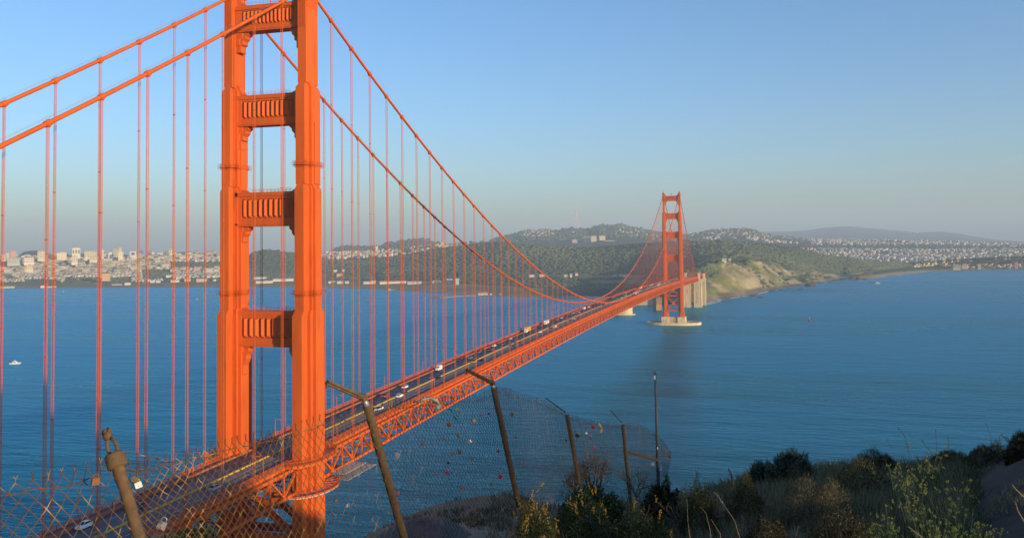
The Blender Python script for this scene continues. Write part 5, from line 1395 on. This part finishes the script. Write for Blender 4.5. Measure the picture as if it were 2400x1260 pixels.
# ---- padlocks, ribbons and rags on the fence
def pm_(name, c, metal=.5, r=.35): return paint('lock_'+name, c, r, .2, 40, metal=metal)
LK = {'brass': pm_('brass', (.35, .24, .09)), 'silver': pm_('silver', (.40, .41, .43)), 'red': pm_('red', (.38, .03, .03), 0), 'rusty': pm_('rusty', (.20, .09, .04), .2, .8), 'blue': pm_('blue', (.24, .30, .40), .3),
      'navy': pm_('navy', (.03, .05, .14), .1), 'black': pm_('black', (.02, .02, .022), .1), 'pink': pm_('pink', (.6, .10, .25), 0), 'white': pm_('white', (.7, .7, .68), 0), 'purple': pm_('purple', (.06, .04, .14), .1), 'green': pm_('green', (.05, .16, .07), .1)}
def padlock(u, v, D, size, colour, label, rx=0.0, ry=0.0):
    P = at_d(u, v, D) + np.array((-.035, -.03, 0)); t = empty('padlock', tuple(P)); s = size*.68
    t.rotation_euler = (rx, ry, math.atan2(CAM[1]-P[1], CAM[0]-P[0]) + math.pi/2 + RNG.uniform(-.5, .5))
    mb = MB(); w_, h_, d_ = s*.5, s*.5, s*.18
    sec = lambda k: [(-w_*k, -d_), (w_*k, -d_), (w_*k, d_), (-w_*k, d_)]
    mb.loft([(x*.9, y*.85) for x, y in sec(1)], -h_, sec(1), -h_*.85, caps=True); mb.loft(sec(1), -h_*.849, sec(1), h_*.7); mb.loft(sec(1), h_*.701, [(x*.85, y*.8) for x, y in sec(1)], h_*.9)
    mb.build('body', LK[colour], t)
    mb = MB(); R_ = w_*.62
    mb.tube([(-R_, 0, h_*.85), (-R_, 0, h_*1.35)] + [(-R_*math.cos(a), 0, h_*1.35+R_*math.sin(a)*1.1) for a in np.linspace(.3, math.pi-.3, 7)] + [(R_, 0, h_*1.35), (R_, 0, h_*.85)], s*.055, 6)
    mb.build('shackle', LK['silver'] if colour not in ('rusty', 'brass') else LK['rusty'], t, smooth=True)
    mb = MB(); mb.tube([(0, -d_*1.02, -h_*.35), (0, -d_*1.12, -h_*.35)], s*.07, 8); mb.build('keyhole', LK['black'], t)
    tag(t, label, 'padlock', 'padlocks hung on the fence')
for a in [(927, 1064, 8.1, .075, 'blue', 'pale blue-silver padlock, the largest, just right of the first leaning post', 0, .5), (1049, 993, 9.2, .06, 'rusty', 'big brown padlock with open shackle below the green ribbons', 0, -.35),
          (1071, 1018, 9.5, .055, 'brass', 'tilted brass padlock with tall shackle in the middle of the panel', 0, -.4), (1097, 1032, 9.8, .055, 'silver', 'dull silver padlock lying sideways right of the tilted brass one', 0, 1.1),
          (1037, 1024, 9.1, .045, 'brass', 'small brass padlock left of the tilted brass one', 0, .1), (986, 1039, 8.6, .045, 'rusty', 'narrow red-brown padlock alone at the left of the panel', 0, .4), (1056, 1060, 9.3, .045, 'brass', 'long-shackled brass padlock left of the square brown one', 0, 0),
          (1074, 1057, 9.5, .055, 'rusty', 'square rusty padlock in the centre of the panel', 0, 0), (1102, 1072, 9.8, .042, 'rusty', 'slim rusty padlock below and right of the square one', 0, -.1), (1047, 1081, 9.2, .035, 'black', 'tiny black padlock above the round red one', 0, .3),
          (1044, 1104, 9.2, .05, 'red', 'rounded bright red padlock low in the panel', 0, .2), (1135, 1067, 10.2, .045, 'blue', 'small blue and silver padlock near the second leaning post', 0, .6), (1164, 1055, 10.9, .05, 'red', 'dark red padlock against the second leaning post', 0, .3),
          (1169, 1114, 10.9, .075, 'red', 'large crimson padlock low beside the second leaning post', 0, .4), (1147, 1131, 10.5, .055, 'green', 'dark green padlock low in the panel by the dirt mound', 0, .2), (1080, 1143, 9.5, .055, 'rusty', 'slim brown padlock hanging just above the dirt mound', 0, -.1),
          (1108, 983, 9.9, .05, 'brass', 'slim brass padlock high between the two leaning posts', 0, .35), (1123, 970, 10.1, .03, 'red', 'tiny red tag-like padlock near the top edge', 0, .5), (1142, 967, 10.4, .034, 'navy', 'tiny navy padlock near the top of the second leaning post', 0, .5),
          (1197, 969, 11.6, .065, 'brass', 'brown-brass padlock alone at the top of the third panel', 0, -.7), (1205, 1022, 11.6, .05, 'brass', 'slim brass padlock lower in the third panel', 0, .1), (1222, 1083, 11.9, .05, 'pink', 'dull pink padlock low in the third panel', 0, .2),
          (930, 1152, 8.1, .03, 'red', 'tiny red padlock on the leaning post near the water line', 0, .2), (785, 1168, 7.3, .03, 'rusty', 'tiny rusty padlock over the water left of the leaning post', 0, .2), (811, 1181, 7.5, .035, 'silver', 'small pair-like silver padlock under the rusty one', 0, .5),
          (224, 1122, 5.0, .055, 'rusty', 'rusty padlock on the left panel beside the fat capped post', 0, .1), (316, 1118, 5.2, .045, 'brass', 'brass padlock in the cluster right of the fat capped post', 0, .3), (324, 1130, 5.2, .05, 'white', 'white padlock in the cluster right of the fat capped post', 0, -.3),
          (378, 1225, 5.4, .07, 'silver', 'pale grey padlock hanging low over the road, right of the capped post', 0, .4), (1350, 1018, 14.2, .09, 'black', 'black padlock bunched on the third leaning post', 0, .7), (1380, 1024, 14.9, .08, 'purple', 'deep purple padlock right of the third leaning post', 0, .1),
          (1387, 999, 15.2, .08, 'red', 'red padlock under the top edge beside the beige ribbon', 0, 0), (1371, 1013, 14.8, .05, 'white', 'thin white padlock between the black and the purple ones', 0, .5), (1324, 1030, 13.8, .06, 'rusty', 'rusty padlock left of the third leaning post', 0, 0),
          (1390, 1048, 15.2, .06, 'red', 'small red and white padlock above the bare shrub', 0, .3), (1370, 1090, 14.8, .05, 'pink', 'magenta padlock inside the bare shrub', 0, 0), (1452, 1108, 16.5, .07, 'silver', 'silver padlock low by the fourth post', 0, .2),
          (1527, 1086, 18.2, .09, 'white', 'white padlock left of the tall thin pole', 0, .5), (1545, 1098, 18.7, .08, 'white', 'white padlock right of the foot of the tall thin pole', 0, .1), (1557, 1062, 19.2, .06, 'rusty', 'rusty padlock at the loose end of the fence, upper', 0, 0), (1567, 1068, 19.4, .08, 'rusty', 'rusty padlock at the loose end of the fence, lower', 0, 0)]:
    padlock(*a)
def ribbon_rag(name, pts, wid, col, label, cat, thick=.002):
    P = [at_d(*p) for p in pts]; base = P[0]; V = []; F = []; n = 14
    L = np.linspace(0, len(P)-1, n)
    for i, s in enumerate(L):
        k = min(int(s), len(P)-2); p = P[k]+(P[k+1]-P[k])*(s-k); w_ = wid*(.6+.5*math.sin(i*1.3)**2)*(1-.3*i/n)
        for j in range(4):
            o = np.array((.02*math.sin(i*1.1+j), .02*math.cos(i*.9+j*2), 0)); V.append(p-base + sd*(j/3-.5)*w_ + np.array((0, 0, (j/3-.5)*w_*.5)) + o*.6*(wid/.05))
    for i in range(n-1):
        for j in range(3): a = i*4+j; F.append((a, a+1, a+5, a+4))
    o = mesh_np(name, V, F, paint(name+'_cloth', col, .9, .25, 25), smooth=True, loc=tuple(base)); so_ = o.modifiers.new('thickness', 'SOLIDIFY'); so_.thickness = thick
    tag(o, label, cat)
ribbon_rag('ribbon', [(1053, 957, 9.1), (1060, 963, 9.2), (1069, 967, 9.2)], .03, (.02, .28, .20), 'dark green ribbon tied under the top edge, upper of two', 'ribbon')
ribbon_rag('ribbon', [(1066, 976, 9.2), (1070, 983, 9.3), (1077, 990, 9.3)], .03, (.02, .30, .18), 'dark green ribbon hanging lower, under the lime one', 'ribbon')
ribbon_rag('ribbon', [(1070, 956, 9.3), (1077, 962, 9.3), (1082, 966, 9.4)], .028, (.25, .42, .08), 'lime green ribbon tied near the top edge', 'ribbon')
ribbon_rag('rag', [(978, 943, 8.7), (992, 933, 8.7), (1008, 929, 8.8), (1020, 934, 8.8), (1024, 946, 8.8), (1030, 956, 8.8)], .09, (.42, .38, .30), 'pale grey-beige rag snagged on the top edge of the fence', 'rag', .004)
ribbon_rag('rag', [(1386, 992, 15.1), (1396, 988, 15.1), (1404, 991, 15.3), (1408, 1002, 15.3), (1410, 1013, 15.3)], .07, (.45, .38, .22), 'beige ribbon-like rag hooked over the fence beside a red padlock', 'rag', .003)
ribbon_rag('ribbon', [(1426, 1002, 16.0), (1435, 1003, 16.2), (1444, 1003, 16.4)], .03, (.35, .06, .06), 'dull red tape stretched along the top left of the fourth post', 'ribbon')

# ---- vegetation
leafm = tinted('leaves', .75, .25, 3.0, spec=.25)
def translucent(mt, amt):
    t = mt.node_tree; b = t.nodes['Principled BSDF']; o = [n for n in t.nodes if n.type == 'OUTPUT_MATERIAL'][0]
    tr = t.nodes.new('ShaderNodeBsdfTranslucent'); mx = t.nodes.new('ShaderNodeMixShader'); mx.inputs[0].default_value = amt
    t.links.new(b.inputs['Base Color'].links[0].from_socket, tr.inputs[0]); t.links.new(b.outputs[0], mx.inputs[1]); t.links.new(tr.outputs[0], mx.inputs[2]); t.links.new(mx.outputs[0], o.inputs[0])
translucent(leafm, .4)
def leaves(name, C, axes, n, ln, wd, cols, parent, up=.3, shell=.72, lump=3.0, seed=0, narrow=False, top_only=False):
    """many leaf-sized faces through an uneven volume"""
    d = RNG.normal(0, 1, (n*2, 3)); d /= np.linalg.norm(d, axis=1)[:, None]; d[:, 2] = np.abs(d[:, 2])*1.0 if top_only else d[:, 2]
    d = d[d[:, 2] > -.35][:n]; m_ = len(d)
    lum = 1 + .36*fbm(d[:, 0]*lump+seed, d[:, 1]*lump+d[:, 2]*lump, 3, seed)
    r = (shell + (1-shell)*RNG.random(m_)**.6)*lum
    p = d*r[:, None]*np.array(axes)
    dirv = d*.8 + RNG.normal(0, .55, (m_, 3)) + np.array((0, 0, up)); dirv /= np.linalg.norm(dirv, axis=1)[:, None]
    sv = np.cross(dirv, RNG.normal(0, 1, (m_, 3))); sv /= np.linalg.norm(sv, axis=1)[:, None]
    L = ln*RNG.uniform(.6, 1.4, (m_, 1)); W = wd*RNG.uniform(.7, 1.3, (m_, 1))
    V = np.stack([p - sv*W*.5, p + dirv*L*.5 + sv*W*.7*(0.6 if narrow else 1), p + dirv*L, p + sv*W*.5 - dirv*L*.1], 1).reshape(-1, 3)
    F = np.arange(m_*4).reshape(-1, 4)
    c = np.array(cols)[RNG.integers(0, len(cols), m_)]*RNG.uniform(1.2, 2.6, (m_, 1))*np.array((1.0, 1.0, .85)); c = np.repeat(c, 4, 0)
    return mesh_np(name, V, F, leafm, parent, colors=c)
def branches(mb, p, d, L, r, depth, spread=.5):
    q = p + d*L; mid = (p+q)/2 + RNG.normal(0, L*.08, 3); mb.tube([p, mid, q], [r, r*.85, r*.7], 5 if depth > 2 else 4, caps=False)
    if depth == 0: return
    for _ in range(int(RNG.integers(2, 4))):
        e = d + RNG.normal(0, spread, 3) + np.array((0, 0, .15)); e /= np.linalg.norm(e); branches(mb, q if RNG.random() < .7 else mid, e, L*RNG.uniform(.6, .85), r*.62, depth-1, spread)
twig = paint('twig_bark', (.10, .075, .05), .9, .3, 8)
DG = [(.06, .085, .035), (.085, .11, .048), (.10, .13, .055)]; GG = [(.13, .13, .05), (.18, .17, .07), (.10, .11, .045)]; BR_ = [(.22, .18, .115), (.27, .22, .14), (.15, .125, .08), (.18, .165, .09)]
DB = [(.12, .09, .06), (.10, .085, .05), (.13, .12, .065)]; BG = [(.13, .15, .10), (.10, .12, .08), (.16, .17, .12)]
def shrub(u0, u1, vt, vb, D, cols, label, n=7000, ln=.05, wd=.014, cat='shrub', name='shrub', flowers=None, up=.3, grp=None, depth_k=.8, lump=3.0):
    um = (u0+u1)/2; w_ = (u1-u0)*D/FPX; base = at_d(um, vb, D); g = ground_at(um, D); top = at_d(um, vt, D)
    z0 = min(base[2], g[2]); base = np.array((base[0], base[1], z0-.05)); H = top[2]-base[2]
    t = empty(name, tuple(base))
    leaves('foliage', None, (w_*.5, w_*.5*depth_k, H*.92), n, ln, wd, cols, t, up=up, seed=int(um) % 97, top_only=True, lump=lump)
    mb = MB()
    for k in range(6):
        a = RNG.uniform(0, 6.28); d = np.array((math.cos(a)*.5, math.sin(a)*.5, 1.0)); d /= np.linalg.norm(d); branches(mb, np.zeros(3), d, H*.34, .014+.006*H, 3, .45)
    mb.build('stem', twig, t)
    if flowers:
        col, cnt = flowers; V = []; F = []; Cc_ = []
        mb = MB()
        for _ in range(cnt):
            a = RNG.uniform(0, 6.28); e = RNG.uniform(.25, 1.35); dd = np.array((math.cos(a)*math.cos(e)*w_*.5, math.sin(a)*math.cos(e)*w_*.5*depth_k, math.sin(e)*H*.92))*RNG.uniform(.9, 1.12)
            tip = dd*1.0 + np.array((0, 0, .08)); k = int(RNG.integers(5, 12)); ax_ = np.array((RNG.normal(0, .35), RNG.normal(0, .35), 1.0))
            for j in range(k): q = tip + ax_*j*.011 + RNG.normal(0, .007, 3); mb.ball(q, RNG.uniform(.006, .010), 5, 3, .3)
        tag(mb.build('blossom', paint('blossom_%d' % int(um), col, .8, .2, 20), t), kind='stuff')
    return tag(t, label, cat, grp)
YO = (.55, .30, .03)
shrub(1180, 1330, 1172, 1300, 8.6, GG, 'gorse bush at bottom centre, leftmost, with orange-yellow blossom spikes', 9000, .045, .007, flowers=(YO, 34), name='gorse_bush', cat='bush', up=.6)
shrub(1290, 1460, 1168, 1300, 9.4, DG+GG, 'gorse bush at bottom centre, middle one, with a few yellow spikes', 11000, .045, .007, flowers=(YO, 26), name='gorse_bush', cat='bush', up=.6)
shrub(1420, 1610, 1182, 1310, 9.0, DG+GG, 'olive gorse bush with long soft needles, right of the flowering ones', 11000, .055, .007, flowers=(YO, 7), name='gorse_bush', cat='bush', up=.6)
shrub(1296, 1490, 1146, 1215, 13.0, DG, 'low dark green bush at the foot of the bare shrub', 7000, .07, .022)
shrub(1496, 1604, 1118, 1235, 14.0, DG, 'upright dark green bush at the foot of the tall thin pole', 8000, .075, .024)
shrub(1575, 1705, 1122, 1290, 12.0, DB+DG, 'reddish brown-green scrub right of the tall pole', 9000, .05, .011)
shrub(1690, 1820, 1112, 1280, 13.5, DB+GG, 'dark olive scrub with the dead stick poking out', 9000, .055, .012)
shrub(1745, 1830, 1086, 1150, 19.0, BG, 'small spiky grey-green bush left of the big dark one', 5000, .09, .014, up=.8)
shrub(1798, 1928, 1056, 1160, 20.0, BG, 'big dark grey-green dome-shaped bush on the brow', 9000, .10, .018, up=.7)
shrub(1820, 2030, 1112, 1290, 12.5, BR_, 'pale brown dry brush, widest clump at the centre right', 12000, .07, .006, up=.9)
shrub(1940, 2110, 1078, 1200, 17.0, BR_+GG, 'brown and green brush on the brow behind the mustard flowers', 9000, .08, .009, up=.8)
shrub(2010, 2110, 1060, 1110, 21.0, DB+GG, 'flat-topped brown bush on the brow', 4500, .09, .012)
shrub(1700, 1900, 1215, 1330, 8.2, DB, 'nearly black brown scrub at the bottom edge', 9000, .05, .010)
shrub(1890, 2060, 1190, 1330, 8.6, DB+BR_, 'dark brown tangled scrub left of the mustard flowers', 10000, .05, .008)
shrub(2170, 2290, 1058, 1100, 21.0, DB+BR_, 'low rust-brown scrub on the right-hand brow', 5500, .08, .012)
shrub(2262, 2390, 1036, 1100, 20.0, DB+BR_, 'brown and purple scrub near the right edge', 7000, .08, .012)
shrub(2362, 2450, 1008, 1090, 18.0, DB, 'dark bush cut by the right edge of the view', 6000, .08, .018)
shrub(330, 560, 1236, 1320, 9.0, GG+DG, 'blurred green scrub at the bottom edge under the truss', 6000, .05, .012)
# bare shrub behind the fence
def bare(u, v, D, H, label, n=9, spread=.42):
    g = at_d(u, v, D); t = empty('bare_shrub', tuple(g)); mb = MB()
    for k in range(n):
        a = RNG.uniform(0, 6.28); d = np.array((math.cos(a)*.55, math.sin(a)*.55, 1.0)); d /= np.linalg.norm(d); branches(mb, np.zeros(3), d, H*.30, .014, 4, spread)
    mb.build('branches', twig, t)
    leaves('leaves', None, (H*.45, H*.45, H*.85), 500, .03, .016, DG+BR_, t, shell=.3)
    tag(t, label, 'shrub')
bare(1392, 1160, 14.5, .86, 'bare branching shrub behind the fence between the third and fourth posts', 9)
bare(1345, 1150, 14.3, .45, 'small twiggy bare shrub at the foot of the third post', 5)
bare(1492, 1165, 15.5, .62, 'thin bare shrub right of the fourth post', 4)
# dead stick
mb = MB(); P = at_d(1718, 1140, 14); mb.tube([np.zeros(3), at_d(1716, 1115, 14)-P, at_d(1707, 1097, 14)-P], [.022, .018, .010], 7); tag(mb.build('stick', twig, loc=tuple(P)), 'short dead stick standing up from the dark olive scrub', 'stick')
# mustard plants
ymat = paint('mustard_yellow', (.36, .36, .07), .7, .15, 30); gst = paint('mustard_stem', (.14, .18, .07), .8, .25, 10)
def mustard_proto(seed):
    t = empty('mustard_plant', (0, 0, 0)); mb = MB(); fl = MB(); lf = MB()
    for k in range(10):
        a = RNG.uniform(0, 6.28); tilt = RNG.uniform(.05, .5); H = RNG.uniform(.55, 1.0)
        p0_ = np.zeros(3); p2_ = np.array((math.cos(a)*tilt*H, math.sin(a)*tilt*H, H)); p1_ = p2_*.5+np.array((0, 0, .06))
        mb.tube([p0_, p1_, p2_], [.006, .0045, .003], 4, caps=False)
        for j in range(7):
            s = RNG.uniform(.3, .95); q = p1_+(p2_-p1_)*(s*2-1) if s > .5 else p1_*s*2; e = q + np.array((RNG.normal(0, .09), RNG.normal(0, .09), RNG.uniform(.05, .16)))
            mb.tube([q, e], .0022, 3, caps=False)
            if s > .5 and RNG.random() < .6:
                for _ in range(int(RNG.integers(3, 7))): fl.ball(e+RNG.normal(0, .011, 3), RNG.uniform(.006, .010), 5, 3, .25)
        for _ in range(9): fl.ball(p2_+RNG.normal(0, .014, 3), RNG.uniform(.007, .011), 5, 3, .25)
    mb.build('stems', gst, t); tag(fl.build('flowers', ymat, t), kind='stuff')
    leaves('leaves', None, (.26, .26, .5), 380, .06, .014, [(.07, .10, .035), (.05, .075, .03)], t, up=.6, shell=.2)
    return t
MP = [mustard_proto(i) for i in range(4)]
mspots = [(2050, 1262, 8.5, .62), (2085, 1230, 9.5, .7), (2110, 1285, 7.4, .62), (2135, 1215, 10.5, .85), (2160, 1262, 8.2, .72), (2150, 1180, 13, .95), (2190, 1240, 9.0, .72), (2205, 1290, 7.2, .6), (2215, 1200, 11, .85), (2240, 1255, 8.6, .66),
          (2262, 1290, 7.2, .52), (2275, 1240, 9.2, .6), (2300, 1275, 7.8, .5), (2325, 1250, 8.8, .48), (2345, 1290, 7.2, .42), (2100, 1175, 13.5, .9), (2385, 1285, 7.5, .35), (2180, 1150, 16, 1.0)]
mspots.sort()
for i, (u, v, D, s) in enumerate(mspots):
    o = MP[i] if i < 4 else dup(MP[i % 4]); P = at_d(u, v, D); g = ground_at(u, D); P[2] = min(P[2], g[2]+.02); k = s*.8
    o.location = tuple(P); o.scale = (k, k, k); o.rotation_euler = (0, 0, RNG.uniform(0, 6))
    tag(o, f'yellow-flowered mustard plant, {ORD[i]} from the left in the patch at lower right', 'mustard plant', 'mustard plants in the lower right')
# tall thin sprigs standing against the water
def sprig(u, v, D, pts_, label, heads=True, col=None):
    P = at_d(u, v, D); t = empty('wild_grass_stem', tuple(P)); mb = MB(); q = [np.zeros(3)] + [at_d(a, b, D)-P for a, b in pts_]
    mb.tube(q, np.linspace(.0048, .002, len(q)), 4); mb.build('stalk', col or twig, t)
    if heads:
        mb = MB(); a, b = q[-2], q[-1]
        for k in range(12): s = RNG.uniform(.3, 1); mb.ball(a+(b-a)*s+RNG.normal(0, .005, 3), .0055, 4, 3, .3, (1, 1, 1.8))
        mb.build('seed_head', paint('seed_head', (.30, .27, .19), .9, .2, 10), t)
    tag(t, label, 'grass stem')
dry = paint('dry_straw', (.30, .22, .12), .85, .2, 8)
sprig(1738, 1275, 8, [(1722, 1220), (1702, 1190), (1676, 1152)], 'tall pale grass stem with a feathery head leaning left', True, dry)
sprig(1668, 1280, 8, [(1664, 1240), (1654, 1200), (1642, 1188)], 'curved straw stem left of the feathery one', False, dry); sprig(1690, 1285, 8, [(1688, 1250), (1666, 1215)], 'short curved straw stem below the feathery one', False, dry)
sprig(1618, 1270, 9, [(1612, 1220), (1610, 1168)], 'thin upright straw at the foot of the brown scrub', False, dry)
for i, (u, v, p) in enumerate([(2180, 1080, [(2184, 1060), (2168, 1042), (2160, 1030)]), (2130, 1060, [(2122, 1025), (2110, 1005), (2104, 1000)]), (2090, 1050, [(2085, 1038), (2078, 1028)]), (2196, 1060, [(2194, 1030), (2193, 1005)]), (2325, 1050, [(2322, 1020), (2310, 990)]), (2222, 1070, [(2224, 1040), (2222, 1020)]), (2345, 1045, [(2342, 1022), (2350, 1015)])]):
    sprig(u, v, 18, p, f'fine dark stem standing against the water, {ORD[i]} listed of the sprigs on the right-hand brow' if False else ['leafy stem bending left against the water above the mustard patch', 'long thin stem leaning left high above the brow', 'short stem leaning left at the start of the brow', 'straight upright stem at the middle of the brow', 'tall thin stem leaning left near the right-hand scrub', 'upright stem right of the middle of the brow', 'forked thin stem over the right-hand scrub'][i], True, gst)
for i, (u, v, p) in enumerate([(2425, 1185, [(2395, 1160), (2380, 1145), (2372, 1135)]), (2420, 1262, [(2400, 1222), (2385, 1195), (2380, 1175)]), (2180, 1275, [(2160, 1258), (2128, 1232)])]):
    sprig(u, v, 5, p, ['dry straw stem entering from the right edge, upper', 'dry straw stem entering from the right edge, lower', 'dry straw stem at the bottom of the mustard patch'][i], False, dry)
# ground cover: short dry grass and litter
def cover(name, n, uf, Df, hh, cols, seed, dens=None):
    V = []; F = []; C2 = []
    k = 0
    while k < n:
        u = RNG.uniform(*uf); D = RNG.uniform(*Df)**1.0; 
        if D > edge_d(u)+1.5: continue
        P = ground_at(u, D)
        if dens and float(fbm(P[0]/1.6, P[1]/1.6, 3, seed)) < dens: 
            k += .3; continue
        for _ in range(5):
            q = P+np.array((RNG.normal(0, .05), RNG.normal(0, .05), 0)); h = hh*RNG.uniform(.4, 1.3); tip = q+np.array((RNG.normal(0, .35), RNG.normal(0, .35), 1))*h; w_ = .0045+.0004*D; sx = np.array((RNG.normal(), RNG.normal(), 0)); sx /= np.linalg.norm(sx)
            i = len(V); V += [q-sx*w_, q+sx*w_, tip]; F.append((i, i+1, i+2)); C2 += [np.array(cols[int(RNG.integers(len(cols)))])*RNG.uniform(.7, 1.3)]*3
        k += 1
    o = mesh_np(name, V, F, leafm, colors=np.array(C2)); tag(o, kind='stuff')
cover('dry_grass', 5200, (1150, 2260), (5, 24), .13, BR_, 71, .0)
cover('dry_scrub_cover', 6000, (1560, 2260), (8, 25), .26, BR_+GG, 74, -.2)
cover('low_weeds', 900, (2000, 2290), (6, 20), .22, [(.06, .09, .03), (.09, .12, .045)], 72, .0)
cover('sparse_grass', 500, (2240, 2440), (5, 20), .10, BR_, 75, .1)
cover('weeds', 1500, (300, 1300), (6, 19), .09, [(.07, .085, .03), (.10, .09, .05), (.12, .10, .07)], 73, .12)
